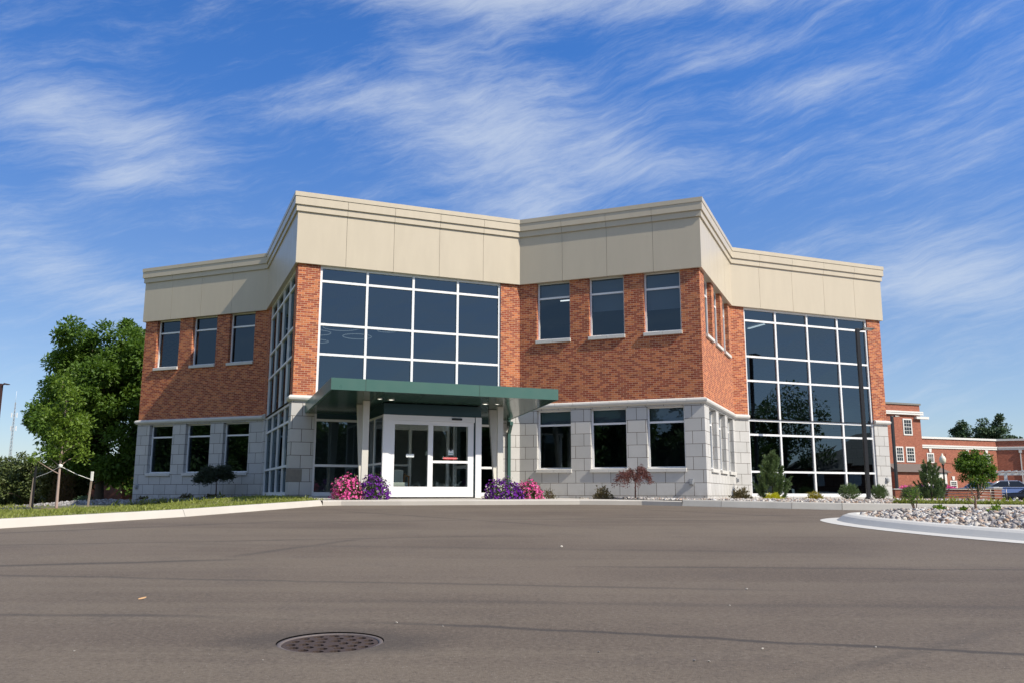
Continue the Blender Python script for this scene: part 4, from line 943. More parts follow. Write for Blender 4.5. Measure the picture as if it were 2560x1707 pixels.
def tree(name, label, cat, loc, h, clear, crown, trunk_r, nclump, per, leaf, m_leaf, m_bark, group=None, lobes=None, shape=1.0, gaps=.15, lean=0.0, rc=None):
    """crown: (rx, ry, rz) about (0, 0, zc); clumps fill it unevenly, limbs run to some of them"""
    o = thing(name, label, cat, loc, 0, group); rx, ry, rz = crown; zc = h - rz
    d = unit(rng.normal(size=(nclump * 3, 3))); r = rng.random(nclump * 3) ** .42
    bumps = 1 + .16 * np.sin(d[:, 0] * 5 + 1.3 * loc[0]) * np.cos(d[:, 2] * 6 + loc[1]) + .10 * np.sin(d[:, 1] * 9)
    C = d * (r * bumps)[:, None] * np.array([rx, ry, rz]) * np.array([1, 1, 1]); 
    taper = np.clip(1 - (C[:, 2] / rz) * (1 - shape) , .25, 1.4); C[:, :2] *= taper[:, None]
    C += np.array([lean, 0, zc])
    keep = rng.random(len(C)) > gaps; C = C[keep][:nclump]
    if lobes:
        for lx, ly, lz, lr, n_ in lobes: C = np.concatenate([C, np.array([lx, ly, lz]) + unit(rng.normal(size=(n_, 3))) * (rng.random((n_, 1)) ** .45) * lr])
    Rr = (rc or .26 * min(rx, rz)) * rng.uniform(.6, 1.35, len(C))
    V, F, T = clump_leaves(C, Rr, per, leaf, leaf * .62)
    np_mesh('crown', V, F, m_leaf, o, T)
    mb = MB(); top = Vector((lean, 0, zc + rz * .55))
    mb.tube([(0, 0, -.15), (.02 * h * .1, 0, h * .04), (lean * .2, 0, clear), (lean * .7, .03, zc), tuple(top)], [trunk_r * 1.35, trunk_r * 1.05, trunk_r * .85, trunk_r * .5, trunk_r * .12], 9)
    for k in rng.choice(len(C), min(len(C), 26), replace=False):
        c = C[k]; zb = max(clear, min(zc + rz * .3, c[2] - .35 * math.hypot(c[0], c[1]) - .2)); f = (zb - clear) / max(.1, (zc + rz * .55 - clear))
        limb(mb, (lean * min(1, f + .3), 0, zb), c, trunk_r * (.45 - .3 * min(1, f)), trunk_r * .06)
    mb.build('trunk', m_bark, o); return o
tree('maple_tree', 'big rounded dark green tree rising behind the left brick wing', 'tree', (-21.7, 46, zL(-21.7, 46)), 9.15 - zL(-21.7, 46), 1.3, (3.25, 3.2, 4.15), .24, 140, 330, .21, M_leaf, M_bark,
     lobes=[(-3.3, .2, 4.4, .72, 11), (-2.2, 0, 5.5, 1.0, 10), (1.2, -1.0, 7.9, 1.2, 14), (-1.6, -.3, 7.3, 1.1, 16), (-2.1, 0, 6.3, 1.0, 12), (1.4, -1.2, 2.3, 1.1, 13), (-.6, -1.4, 2.8, 1.1, 12), (2.4, -.8, 5.2, 1.5, 14), (2.4, -.6, 3.0, 1.1, 10)], rc=.66, gaps=.12)
sap = tree('sapling', 'slim young bright green tree with pale trunk tied to stakes', 'tree', (-13.5, 26, zL(-13.5, 26)), 3.46 - zL(-13.5, 26), 1.0, (.70, .68, 1.30), .042, 60, 66, .105, M_leaf_y, M_bark_pale, shape=.62, rc=.24, gaps=.05)
for k, (x, y, h, lx, m, lab) in enumerate([(-12.96, 26.8, 1.18, .07, M_wood, 'pale wooden stake with white cap right of the sapling'), (-13.72, 25.1, 1.28, 0.0, M_black, 'black metal stake standing left of the sapling'), (-15.72, 28.6, 1.10, .06, M_wood, 'weathered wooden stake behind the black stake')]):
    z = zL(x, y); o = thing('tree_stake', lab, 'stake', (x, y, z), 0, 'stakes round the sapling')
    mb = MB(); mb.hexa([(-.022, -.022, -.1), (.022, -.022, -.1), (.022, .022, -.1), (-.022, .022, -.1)], [(-.022 + lx, -.022, h), (.022 + lx, -.022, h), (.022 + lx, .022, h), (-.022 + lx, .022, h)]); mb.build('post', m, o)
    if k == 0: mb = MB(); mb.box(-.03 + lx * .9, .03 + lx * .9, -.03, .03, h - .28, h + .003); mb.build('cap', M_strap, o)
    if k < 2:
        mb = MB(); a = Vector((lx * .9, 0, h - (.25 if k == 0 else .32))); b = Vector((-13.48 - x, 26 - y, .80 - z)); mid = a.lerp(b, .5) - Vector((0, 0, .03))
        mb.tube([a, mid, b], .011 if k == 0 else .006, 5); mb.build('strap', M_strap if k == 0 else M_gray, o)
mb = MB(); mb.lathe([(.055, -.05), (.058, 0), (.055, .05)], (-13.48, 26, .81), 12); mb.build('tree_tie', M_strap, None); o = bpy.context.scene.objects['tree_tie']; tag(o, 'white webbing tie wrapped round the sapling trunk', 'tie')

def bush(name, label, cat, loc, size, n, leaf, m_leaf, group=None, m_stem=M_bark_red, aspect=.5, upward=.5, irregular=.25, stems=9):
    """rounded shrub: leaves through an uneven dome, with stems"""
    o = thing(name, label, cat, loc, rng.uniform(0, 6.28), group); sx, sy, sz = size
    d = unit(rng.normal(size=(n, 3))); d[:, 2] = np.abs(d[:, 2]) * 1.0 - .12; b = 1 + irregular * (np.sin(d[:, 0] * 7 + loc[0] * 3) * np.sin(d[:, 1] * 6) + .5 * np.sin(d[:, 2] * 11))
    P = d * (rng.random(n) ** .4 * b)[:, None] * np.array([sx, sy, sz]); P[:, 2] = np.maximum(P[:, 2], .0)
    A = d + np.array([0, 0, upward]) + rng.normal(size=(n, 3)) * .4
    V, F, T = leaves(P, A, leaf * rng.uniform(.6, 1.4, n), leaf * aspect * rng.uniform(.7, 1.3, n)); np_mesh('foliage', V, F, m_leaf, o, T)
    mb = MB()
    for k in range(stems):
        q = d[k] * np.array([sx, sy, sz]) * .85; limb(mb, (0, 0, -.05), (q[0], q[1], max(.05, q[2])), .012, .004, 0, 5, 4)
    mb.build('stem', m_stem, o); return o
def juniper(name, label, loc, h, w_, n, m, seed, group=None):
    """upright conifer of feathery rising sprays"""
    o = thing(name, label, 'shrub', loc, seed, group); P, A, L = [], [], []; mb = MB(); ns = 95
    for k in range(ns):
        z0 = h * rng.random() ** 1.25 * .78; f = z0 / h; a = rng.uniform(0, 6.28)
        rad = w_ * .5 * (1 - f) ** .75 * (.55 + .45 * math.sin(min(1, (f + .12) * 3.2) * math.pi / 2)); r0 = rad * rng.uniform(.25, .85)
        b = np.array([r0 * math.cos(a), r0 * math.sin(a), z0]); dr_ = unit(np.array([math.cos(a) * .42, math.sin(a) * .42, 1.0]) + rng.normal(0, .12, 3)); ln = h * rng.uniform(.16, .30) * (1 - .35 * f)
        if k < 6: b = np.array([rng.normal(0, .03), rng.normal(0, .03), h * .62]); dr_ = unit(np.array([rng.normal(0, .1), rng.normal(0, .1), 1])); ln = h * rng.uniform(.22, .38)
        mb.tube([tuple(b), tuple(b + dr_ * ln)], [.010, .003], 4)
        m_ = n // ns; s = rng.random(m_); P.append(b + dr_ * (s * ln)[:, None] + rng.normal(0, .022, (m_, 3)) * (1.15 - s)[:, None]); A.append(dr_ + rng.normal(0, .42, (m_, 3))); L.append(np.full(m_, .10 * h / 1.6))
    P = np.concatenate(P); A = np.concatenate(A); L = np.concatenate(L) * rng.uniform(.6, 1.3, len(P))
    V, F, T = leaves(P, A, L, L * .20, bend=.1); np_mesh('foliage', V, F, m, o, T)
    mb.tube([(0, 0, -.05), (0, 0, h * .8)], [.035, .008], 6); mb.build('stem', M_bark, o); return o
juniper('juniper', 'tall feathery green juniper before the tall right-hand glass', (9.4, 31.5, -.19), 1.74, 1.25, 15000, M_jun, 0.4, 'upright junipers')
juniper('juniper', 'upright juniper past the right end of the office wall', (17.3, 36.0, -.24), 1.68, 1.25, 15000, M_jun, 2.1, 'upright junipers')
bush('golden_shrub', 'bright yellow low shrub at the foot of the tall juniper', 'shrub', (9.2, 30.8, -.19), (.34, .3, .24), 1500, .07, M_gold, 'golden shrubs in the gravel bed', aspect=.3)
bush('golden_shrub', 'yellow green mop shrub alone in the gravel before the glass', 'shrub', (10.86, 31.4, -.2), (.30, .3, .28), 1000, .10, foliage('yellow_green_mop', (.20, .19, .02), (.40, .33, .05), .25), 'golden shrubs in the gravel bed', aspect=.2)
for x, y, w_, h, lab in [(12.2, 31.6, .36, .62, 'round green conifer just left of the tall black lamp post'), (14.0, 33.3, .30, .60, 'narrow green conifer just right of the tall black lamp post'), (15.05, 33.0, .32, .55, 'round conifer beyond the office end, left of the far juniper')]:
    o = thing('dwarf_conifer', lab, 'shrub', (x, y, -.21), 0, 'dwarf conifers'); n = 3000
    d = unit(rng.normal(size=(n, 3)) + np.array([0, 0, .55])); r = rng.random(n) ** .4 * (1 + .2 * np.sin(d[:, 0] * 9) * np.sin(d[:, 1] * 8))
    P = np.array([0, 0, h * .30]) + d * r[:, None] * np.array([w_, w_, h * .62]); P[:, 2] = np.maximum(P[:, 2], .04); sc = np.clip(P[:, 2] / (h * .35), .35, 1); P[:, :2] *= sc[:, None]
    V, F, T = leaves(P, d + np.array([0, 0, .6]) + rng.normal(0, .3, (n, 3)), .085 * rng.uniform(.6, 1.3, n), .016, bend=.1); np_mesh('foliage', V, F, M_jun, o, T)
    mb = MB()
    for k in range(7): limb(mb, (0, 0, -.05), tuple(P[k * 9] * .8), .014, .004, 0, 5, 4)
    mb.build('stem', M_bark, o)
bush('barberry', 'brownish shrub in the stone corner right of the lower windows', 'shrub', (7.75, 29.6, -.18), (.40, .34, .40), 900, .075, M_bush, 'brownish shrubs', upward=.9)
bush('barberry', 'small dark shrub beside the right pink petunias', 'shrub', (1.12, 26.3, -.12), (.20, .18, .29), 330, .05, M_bush, 'brownish shrubs', upward=.9)
bush('barberry', 'maroon green shrub standing alone under the lower windows', 'shrub', (2.76, 26.6, -.13), (.30, .26, .38), 620, .065, M_bush, 'brownish shrubs', upward=.8)
bush('barberry', 'low dark shrub at the far lamp post foot', 'shrub', (18.0, 40.0, -.27), (.38, .3, .22), 500, .08, M_bush, 'brownish shrubs')
for t, n, s, lab in [(1.55, .75, .30, 'low dark shrub under the left wing first window'), (3.85, .8, .36, 'spreading dark shrub left of the dark lace maple'), (5.0, .75, .30, 'low dark shrub right of the dark lace maple'), (-1.2, 1.2, .42, 'low blue green mat left of the left wing corner')]:
    p = wp(0, t, n, 0); bush('low_shrub', lab, 'shrub', (p.x, p.y, zL(p.x, p.y)), (s, s * .8, s * .55), 420, .07, M_bush if 'blue' not in lab else M_pine, 'low shrubs by the left wing')
def lace_maple(label, loc, h, w_, m, seed, n=2300, droop=.75, lw=.020):
    o = thing('lace_maple', label, 'tree', loc, seed, 'small lace maples'); mb = MB()
    mb.tube([(0, 0, -.05), (.01, 0, h * .3), (.03, .01, h * .52)], [.028, .022, .018], 7); P, A = [], []
    for k in range(26):
        a = rng.uniform(0, 6.28); r = w_ * .5 * rng.uniform(.35, 1.0); zt = h * (.96 - .42 * (r / (w_ * .5)) ** 2) + rng.normal(0, .03 * h)
        e = Vector((r * math.cos(a), r * math.sin(a), zt)); st = Vector((.03, .01, h * .5)); mid = st.lerp(e, .5) + Vector((0, 0, h * .14)); tip = e + Vector((math.cos(a) * .10, math.sin(a) * .10, -h * .21 * droop))
        mb.tube([st, mid, e, tip], [.012, .008, .005, .002], 5)
        for f in np.linspace(.25, 1, 9):
            c = np.array(mid.lerp(e, f * 1.6) if f < .6 else e.lerp(tip, (f - .6) * 2.5)); q = n // (26 * 9)
            P.append(c + rng.normal(0, .045 if droop > .5 else .075, (q, 3))); A.append(np.array([math.cos(a), math.sin(a), -droop]) + rng.normal(0, .55, (q, 3)))
    P = np.concatenate(P); A = np.concatenate(A); V, F, T = leaves(P, A, .085 * rng.uniform(.6, 1.4, len(P)), lw); np_mesh('crown', V, F, m, o, T); mb.build('trunk', M_bark_red, o); return o
lace_maple('maroon lace maple with drooping leaves before the lower right windows', (3.72, 26.35, -.14), 1.06, 1.12, M_red, .6)
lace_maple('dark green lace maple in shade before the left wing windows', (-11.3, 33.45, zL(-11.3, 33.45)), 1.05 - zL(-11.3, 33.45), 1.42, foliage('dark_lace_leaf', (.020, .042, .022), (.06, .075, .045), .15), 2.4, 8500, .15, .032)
# petunias by the porch
def petunia(label, loc, size, m_main, white, n, seed):
    o = thing('petunia', label, 'flowers', loc, 0, 'petunias beside the entrance'); sx, sy, sz = size
    def shell(k, lo):
        d = unit(rng.normal(size=(k, 3)) * np.array([1, 1, .85])); d[:, 2] = np.abs(d[:, 2]) ** 1.0; r = rng.uniform(lo, 1.0, k) * (1 + .09 * np.sin(d[:, 0] * 7 + seed) * np.cos(d[:, 1] * 6 + seed) + .07 * np.sin(d[:, 0] * 13 + d[:, 1] * 11 + seed) + rng.normal(0, .045, k))
        return d, d * r[:, None] * np.array([sx, sy, sz])
    d, P = shell(1500, .3); V, F, T = leaves(P, d + rng.normal(0, .5, (1500, 3)), .06, .026); np_mesh('foliage', V, F, M_petgreen, o, T)
    def blooms(k, m, name, r0):
        d, P = shell(k, .88); Vs, Fs, Ts = [], [], []; N = unit(d + rng.normal(0, .35, (k, 3))); a = unit(np.cross(N, rng.normal(size=(k, 3)))); b = np.cross(N, a); rr_ = r0 * rng.uniform(.7, 1.25, k)[:, None]
        ringv = [P + N * .012 + (a * math.cos(q) + b * math.sin(q)) * rr_ * (1.0 if j % 2 == 0 else .80) for j, q in enumerate(np.linspace(0, 2 * math.pi, 11)[:-1])]
        V = np.stack([P - N * .012] + ringv, 1).reshape(-1, 3); base = (np.arange(k) * 11)[:, None]
        F = np.concatenate([base + np.array([[0, 1 + j, 1 + (j + 1) % 10]]) for j in range(10)]); np_mesh(name, V, F, m, o, np.repeat(rng.random(k), 11))
    blooms(n, m_main, 'blossom', .033); 
    if white: blooms(white, M_white, 'white_blossom', .034)
    return o
zp = -.13
petunia('pink petunias heaped left of the entrance, farthest left clump', (-4.58, 24.35, zp), (.44, .40, .66), M_pink, 12, 430, 1)
petunia('deep purple petunias with white blooms just left of the doors', (-3.88, 24.65, zp), (.46, .40, .66), M_purple, 16, 430, 2)
petunia('deep purple petunias with white blooms just right of the doors', (-.24, 25.55, zp), (.58, .40, .58), M_purple, 20, 520, 3)
petunia('pink petunias right of the entrance, beside the stone wall', (.50, 25.9, zp), (.42, .36, .54), M_pink, 8, 400, 4)

# island plants
def stick_plant(name, label, loc, h, n, leafn, m, seed):
    o = thing(name, label, 'plant', loc, seed); mb = MB(); tips = []
    for k in range(n):
        a = rng.uniform(0, 6.28); s = rng.uniform(.15, .45); p0 = Vector((0, 0, -.05)); p1 = Vector((math.cos(a) * s * h * .45, math.sin(a) * s * h * .45, h * rng.uniform(.4, .6))); p2 = p1 + Vector((math.cos(a + .5) * .12 * h, math.sin(a + .5) * .12 * h, h * rng.uniform(.25, .5)))
        mb.tube([p0, p1, p2], [.010, .006, .002], 5); tips += [p1, p2, p1.lerp(p2, .5)]
    mb.build('stem', M_dead, o)
    if leafn:
        C = np.array([tuple(tips[rng.integers(len(tips))]) for _ in range(leafn)]); V, F, T = leaves(C + rng.normal(0, .04, (leafn, 3)), rng.normal(size=(leafn, 3)) + np.array([0, 0, .4]), .05 * rng.uniform(.6, 1.3, leafn), .026); np_mesh('leaf_cluster', V, F, m, o, T)
    return o
stick_plant('rose_bush', 'straggly young shrub with few leaves growing from the pebble island', (7.55, 16.4, zI(7.55, 16.4)), .42, 9, 150, M_leaf, .3)
for x, y, s, lab in [(7.85, 16.1, .10, 'small bright green weed beside the straggly island shrub'), (8.28, 15.0, .12, 'small bright green weed at the right of the pebble island'), (8.05, 15.6, .06, 'tiny green weed near the bare dead sapling')]:
    bush('weed', lab, 'plant', (x, y, zI(x, y) + .02), (s, s, s * .9), 70, .06, M_leaf_y, 'weeds among the island pebbles', aspect=.6, stems=3)
o = thing('dead_sapling', 'bare dead sapling with broken twigs in the pebble island', 'tree', (8.2, 15.5, zI(8.2, 15.5)))
mb = MB(); mb.tube([(0, 0, -.05), (.0, 0, .12), (.012, 0, .24), (.01, 0, .30)], [.026, .022, .018, .014], 7)
for a, b, c in [((.01, 0, .24), (-.03, 0, .34), (-.05, .02, .47)), ((.01, 0, .22), (.10, .02, .30), (.16, 0, .52)), ((.01, 0, .12), (-.10, 0, .20), (-.19, .02, .33)), ((.05, .01, .27), (.09, 0, .38), (.08, 0, .50)), ((-.03, 0, .34), (-.10, 0, .40), (-.14, 0, .50)), ((.10, .02, .30), (.17, 0, .36), (.20, .02, .46)), ((-.10, 0, .2), (-.12, 0, .27), (-.10, .01, .36)), ((0, 0, .03), (-.06, .02, .06), (-.13, 0, .14))]:
    mb.tube([a, b, c], [.010, .007, .003], 5)
mb.build('trunk', M_dead, o)

# ------------------------------------------------------------------ lamp posts
def lamp_post(label, loc, h, rz, arm=.55, r_=.065, m=M_black, group='tall car park lamp posts'):
    o = thing('lamp_post', label, 'lamp post', loc, rz, group)
    mb = MB(); mb.box(-r_, r_, -r_, r_, .0, h); mb.build('pole', m, o, bevel=.01)
    mb = MB(); mb.box(-.15, .15, -.15, .15, -.05, .05); mb.lathe([(.13, .05), (.12, .09), (.075, .12)], (0, 0, 0), 12); mb.build('base', m, o)
    mb = MB(); mb.tube([(0, 0, h - .12), (.14, 0, h - .04), (.24, 0, h - .02)], .03, 6); mb.build('arm', m, o)
    mb = MB(); mb.hexa([(.18, -.16, h - .05), (arm + .18, -.16, h - .04), (arm + .18, .16, h - .04), (.18, .16, h - .05)], [(.20, -.13, h + .03), (arm + .16, -.14, h - .005), (arm + .16, .14, h - .005), (.20, .13, h + .03)])
    q = mb.build('lamp_head', m, o); mb = MB(); mb.box(.26, arm + .10, -.12, .12, h - .056, h - .046); mb.build('lens', M_frame, q); return o
lamp_post('tall black lamp post standing before the right-hand glass hall', (12.93, 31.7, zR(12.93, 31.7)), 6.30, .0, .42)
lamp_post('black lamp post beyond the office end, before the distant tower', (27.35, 62, -.33), 5.95, .2, .35, .085)
lamp_post('dark lamp post cropped at the photo left edge', (-26.25, 44, zL(-26, 44)), 5.55 - zL(-26, 44), .0, .20, .075, mat('maroon_dark_metal', (.06, .03, .03), .5))
o = thing('street_lamp', 'old style lamp post with pale acorn globe before the distant brick wing', 'street lamp', (42.15, 85, -.35))
mb = MB(); mb.lathe([(.20, 0), (.18, .3), (.09, .5), (.07, 3.2), (.12, 3.25), (.14, 3.35)], (0, 0, 0), 10); mb.build('pole', M_black, o)
mb = MB(); mb.lathe([(.10, 3.35), (.28, 3.55), (.32, 3.85), (.22, 4.1), (.10, 4.2), (.05, 4.4)], (0, 0, 0), 12); mb.build('globe', mat('cream_globe', (.75, .70, .55), .3), o)

# ------------------------------------------------------------------ distance, left side
M_brickfar = brick_mat('plain_red_brick', (0.33, 0.105, 0.065), (0.38, 0.13, 0.08), (0.34, 0.19, 0.14), tan_share=.3, zig=False)
M_brickfar2 = brick_mat('brown_brick', (0.16, 0.055, 0.035), (0.21, 0.075, 0.045), (0.26, 0.18, 0.13), tan_share=.3, zig=False)
an = thing('annex_building', 'tall brick building with pale roof edge hidden behind the big tree', 'building', (-25.8, 60, -1.1), R(-22.9))
def fbox(mb, x0, x1, y0, y1, z0, z1):
    for (ax, ay), (bx, by) in (((x0, y0), (x1, y0)), ((x1, y0), (x1, y1)), ((x1, y1), (x0, y1)), ((x0, y1), (x0, y0))):
        L = math.hypot(bx - ax, by - ay); u = ax + ay
        mb.face([(ax, ay, z0), (bx, by, z0), (bx, by, z1), (ax, ay, z1)], [(u, z0), (u + L, z0), (u + L, z1), (u, z1)])
    mb.face([(x0, y0, z1), (x1, y0, z1), (x1, y1, z1), (x0, y1, z1)])
mb = MB(); fbox(mb, 0, 14.5, 0, 14, 0, 11.95); fbox(mb, -3.9, -.005, -1.2, 6, 0, 3.4); mb.build('wall', M_brickfar2, an)
mb = MB(); mb.box(-.3, 14.8, -.3, 14.3, 11.95, 12.5); mb.box(-4.1, -.01, -1.4, 6.2, 3.4, 3.6); mb.build('roof', mat('grey_green_roof_edge', (.30, .33, .31), .6), an)
for x in (2.5, 6.5, 10.5):
    mb = MB(); mb.box(x, x + 1.3, -.06, .02, 5.2, 7.2); q = mb.build('window', M_frame, an); mb = MB(); mb.box(x + .1, x + 1.2, -.07, -.062, 5.3, 7.1); mb.build('pane', M_glass, q)
tree('maple_tree', 'leafy tree added behind the left wing to shade the annex wall', 'tree', (-21.3, 54, zL(-21.3, 54)), 8.6, .9, (3.2, 3.0, 4.0), .22, 90, 170, .26, M_leaf, M_bark, rc=.8)  # added tree, mostly hidden by the wing, placed to shade the annex brick
for x, y, r_, h, m, lab in [(-33.6, 58, 2.6, 2.75, M_yew, 'clipped dark evergreen at the far left edge of the lawn'), (-30.9, 56, 2.3, 3.3, M_yew, 'taller dark evergreen behind the black stake'), (-37.6, 60, 3.0, 3.2, M_yew, 'dark evergreen partly outside the photo left edge'), (-24.6, 48.5, 1.5, 2.35, foliage('yellow_green_needle', (.07, .085, .02), (.17, .16, .05), .2), 'yellow green shrub between the stakes and brick wall')]:
    tree('evergreen', lab, 'tree', (x, y, zL(x, y)), h - .55 - zL(x, y), .3, (r_, r_ * .8, (h - .55 - zL(x, y)) * .52), .12, 90, 90, .20, m, M_bark, 'evergreens left of the wing', rc=.42, gaps=.02)
bush('dead_shrub', 'tall brown dead shrub against the annex brick wall', 'shrub', (-23.9, 46.6, zL(-23.9, 46.6)), (.75, .6, 2.1), 2200, .14, M_brown, aspect=.2, upward=1.0)
ms = thing('radio_mast', 'thin lattice radio mast far off at the left', 'mast', (-150.2, 260, -.35)); mb = MB()
for a in (0, 2.1, 4.2): mb.tube([(.55 * math.cos(a), .55 * math.sin(a), 0), (.16 * math.cos(a), .16 * math.sin(a), 27.5)], [.10, .05], 4)
for k in range(24):
    f0, f1 = k / 24, (k + 1) / 24
    for a in (0, 2.1, 4.2):
        r0, r1 = .55 - .39 * f0, .55 - .39 * f1; mb.tube([(r0 * math.cos(a), r0 * math.sin(a), 27.5 * f0), (r1 * math.cos(a + 2.1), r1 * math.sin(a + 2.1), 27.5 * f1)], .04, 3)
mb.build('lattice', M_gray, ms)
mb = MB()
for z, x in ((19.6, .9), (23.6, .8), (23.6, -.8), (19.6, -.6)): mb.box(x - .15, x + .15, -.1, .1, z - .7, z + .7); mb.box(min(0, x), max(0, x), -.04, .04, z - .05, z + .05)
mb.tube([(0, 0, 27.4), (0, 0, 31)], .04, 4); mb.build('antenna', M_frame, ms)

# ------------------------------------------------------------------ distance, right side
Bd = TD[2]; Ad = TD[3]; rzB = math.atan2(Bd.y, Bd.x); rzA = math.atan2(Ad.y, Ad.x)
M_trim = mat('white_trim', (.72, .70, .66), .6)
hb = thing('brick_building', 'long red brick building with white bands, far right behind the ramp', 'building', (47.0, 100.2, -.35), rzB)
mb = MB(); fbox(mb, -14, 0, -.6, 9, 0, 10.6); mb.build('tower_wall', M_brickfar, hb)
mb = MB(); fbox(mb, 0.005, 12.6, 0, 12, 0, 7.0); mb.build('wing_wall', M_brickfar, hb)
mb = MB(); mb.box(-14.1, .12, -.72, 9.1, 10.60, 10.8); mb.build('roof', mat('brown_roof_edge', (.20, .19, .17), .7), hb)
mb = MB(); mb.box(-14.1, .35, -.80, -.61, 9.68, 9.86); mb.box(-14.1, .3, -.85, -.61, 9.45, 9.62); mb.box(-.9, 1.0, -.95, -.61, 9.0, 9.28)
mb.box(.01, 12.7, -.12, -.005, 6.85, 7.08); mb.box(.01, 12.7, -.14, -.005, 5.95, 6.14); mb.box(.01, 12.7, -.10, -.005, 5.75, 5.93); mb.build('white_band', M_trim, hb)
def fwin(par, x, y, z0, z1, w_, nx_=3, nz=4, key=True):
    mb = MB(); mb.box(x, x + w_, y - .06, y + .05, z0, z1); 
    if key: mb.hexa([(x + w_ / 2 - .14, y - .09, z1 + .06), (x + w_ / 2 + .14, y - .09, z1 + .06), (x + w_ / 2 + .14, y - .004, z1 + .06), (x + w_ / 2 - .14, y - .004, z1 + .06)], [(x + w_ / 2 - .22, y - .09, z1 + .5), (x + w_ / 2 + .22, y - .09, z1 + .5), (x + w_ / 2 + .22, y - .004, z1 + .5), (x + w_ / 2 - .22, y - .004, z1 + .5)])
    q = mb.build('window', M_trim, par); g = MB(); a = .13; iw = (w_ - 2 * a) / nx_; ih = (z1 - z0 - 2 * a) / nz
    for i in range(nx_):
        for j in range(nz): g.box(x + a + i * iw + .02, x + a + (i + 1) * iw - .02, y - .066, y - .062, z0 + a + j * ih + (.05 if j == nz // 2 else .02), z0 + a + (j + 1) * ih - .02)
    g.build('pane', mat('dark_pane', (.02, .025, .03), .15) if 'dark_pane' not in bpy.data.materials else bpy.data.materials['dark_pane'], q)
fwin(hb, -2.75, -.6, 7.1, 9.0, 1.35, key=False); fwin(hb, -4.15, -.6, 4.05, 5.8, 1.15, key=False); fwin(hb, -2.6, -.6, 4.05, 5.8, 1.3, key=False)
fwin(hb, 1.2, 0, 4.05, 5.2, 1.1); fwin(hb, 7.15, 0, 4.05, 5.2, 1.1); fwin(hb, 10.3, 0, 4.05, 5.2, 1.1); fwin(hb, 4.5, 0, .95, 2.05, 1.1); fwin(hb, 8.1, 0, .95, 2.05, 1.1)
mb = MB(); mb.box(4.1, 5.3, -.05, -.004, 4.05, 5.2); mb.build('blind_window', M_brickfar, hb)
mb = MB(); mb.hexa([(-6, -2.4, 2.9), (2.2, -2.4, 2.9), (2.2, -.62, 2.9), (-6, -.62, 2.9)], [(-6, -1.1, 3.85), (.9, -1.1, 3.85), (.9, -.62, 3.85), (-6, -.62, 3.85)]); mb.build('porch_roof', mat('brown_shingle', (.14, .11, .095), .9, var=.3, vscale=6), hb)
mb = MB(); mb.box(-6, 1.9, -2.1, -.61, 0, 2.89); mb.build('porch_wall', M_brickfar, hb)
mb = MB(); mb.box(-1.9, 1.6, -2.2, -2.105, 2.2, 2.85); mb.box(-1.9, -1.5, -2.2, -2.105, .6, 2.2); mb.box(1.2, 1.6, -2.2, -2.105, .6, 2.2); mb.box(-1.5, 1.2, -2.15, -2.105, .6, 1.7); mb.build('doorway', M_trim, hb)
wb = thing('brick_building', 'shaded brick wing turning forward at the photo right edge', 'building', hb.matrix_basis @ Vector((12.65, 0.0, 0)), rzA)
mb = MB(); fbox(mb, 0, 24, 0, 11.5, 0, 7.0); mb.build('wall', M_brickfar, wb)
mb = MB(); mb.box(.1, 24.2, -.12, -.005, 6.85, 7.08); mb.box(.15, 24.2, -.14, -.005, 5.95, 6.14); mb.box(.15, 24.2, -.10, -.005, 5.75, 5.93); mb.build('white_band', M_trim, wb)
fwin(wb, 5.2, 0, 4.0, 5.3, 1.9, 4); fwin(wb, 11, 0, 4.0, 5.3, 1.9, 4)
mb = MB(); mb.box(2.4, 2.52, -.14, -.02, 0, 5.6); mb.box(2.3, 2.62, -.2, -.02, 5.4, 5.7); mb.build('downspout', M_trim, wb)
for x, y, h, r_, lab in [(66.0, 126, 10.9, 2.5, 'smaller dark pine rising behind the brick wing'), (67.6, 121, 11.5, 3.3, 'larger dark pine rising behind the brick wing')]:
    tree('pine_tree', lab, 'tree', (x, y, -.35), h, 4.0, (r_, r_, 3.4), .28, 64, 150, .34, M_pine, M_bark, 'pines behind the brick wing', shape=.55, rc=.62, gaps=.3)
tree('ornamental_tree', 'small round green tree before the distant brick wing', 'tree', (29.35, 55, -.34), 3.05, .9, (1.05, 1.0, 1.12), .07, 80, 100, .15, M_leaf, M_bark, rc=.30, gaps=.18)
rw = thing('ramp_wall', 'low red brick ramp wall with pale cap before the far building', 'wall', (25.0, 57, -.4), 0)
mb = MB(); fbox(mb, 0, 6.4, 0, .3, 0, .78); fbox(mb, 6.405, 6.9, -.1, .4, 0, .86); mb.build('brickwork', M_brickfar, rw)
mb = MB(); mb.box(-.1, 6.4, -.05, .35, .78, .83); mb.box(6.35, 6.95, -.15, .45, .86, .92); mb.build('cap', M_trim, rw)
rl = thing('handrail', 'pale metal handrail with several bars along the brick ramp', 'railing', (25.2, 55.5, -.33))
mb = MB()
for k, z in enumerate((.24, .42, .58, .74)): mb.tube([(-.5, 0, z), (4.2, 0, z + .02), (6.2, .2, z - .04)], .022, 5)
for x in (0, 2, 4, 5.2, 6.2): mb.tube([(x, 0, 0), (x, 0, .76)], .02, 5)
mb.build('bars', mat('galvanised_rail', (.42, .38, .34), .4, metal=.4), rl)
rl = thing('handrail', 'dark two bar handrail before the parked dark car', 'railing', (33.5, 60, -.35)); mb = MB()
for z in (.5, .95): mb.tube([(0, 0, z), (9, -1, z)], .025, 5)
for x in (0, 2.0, 4.0, 6, 8): mb.tube([(x, -x / 9, 0), (x, -x / 9, .95)], .025, 5)
mb.build('bars', M_black, rl)
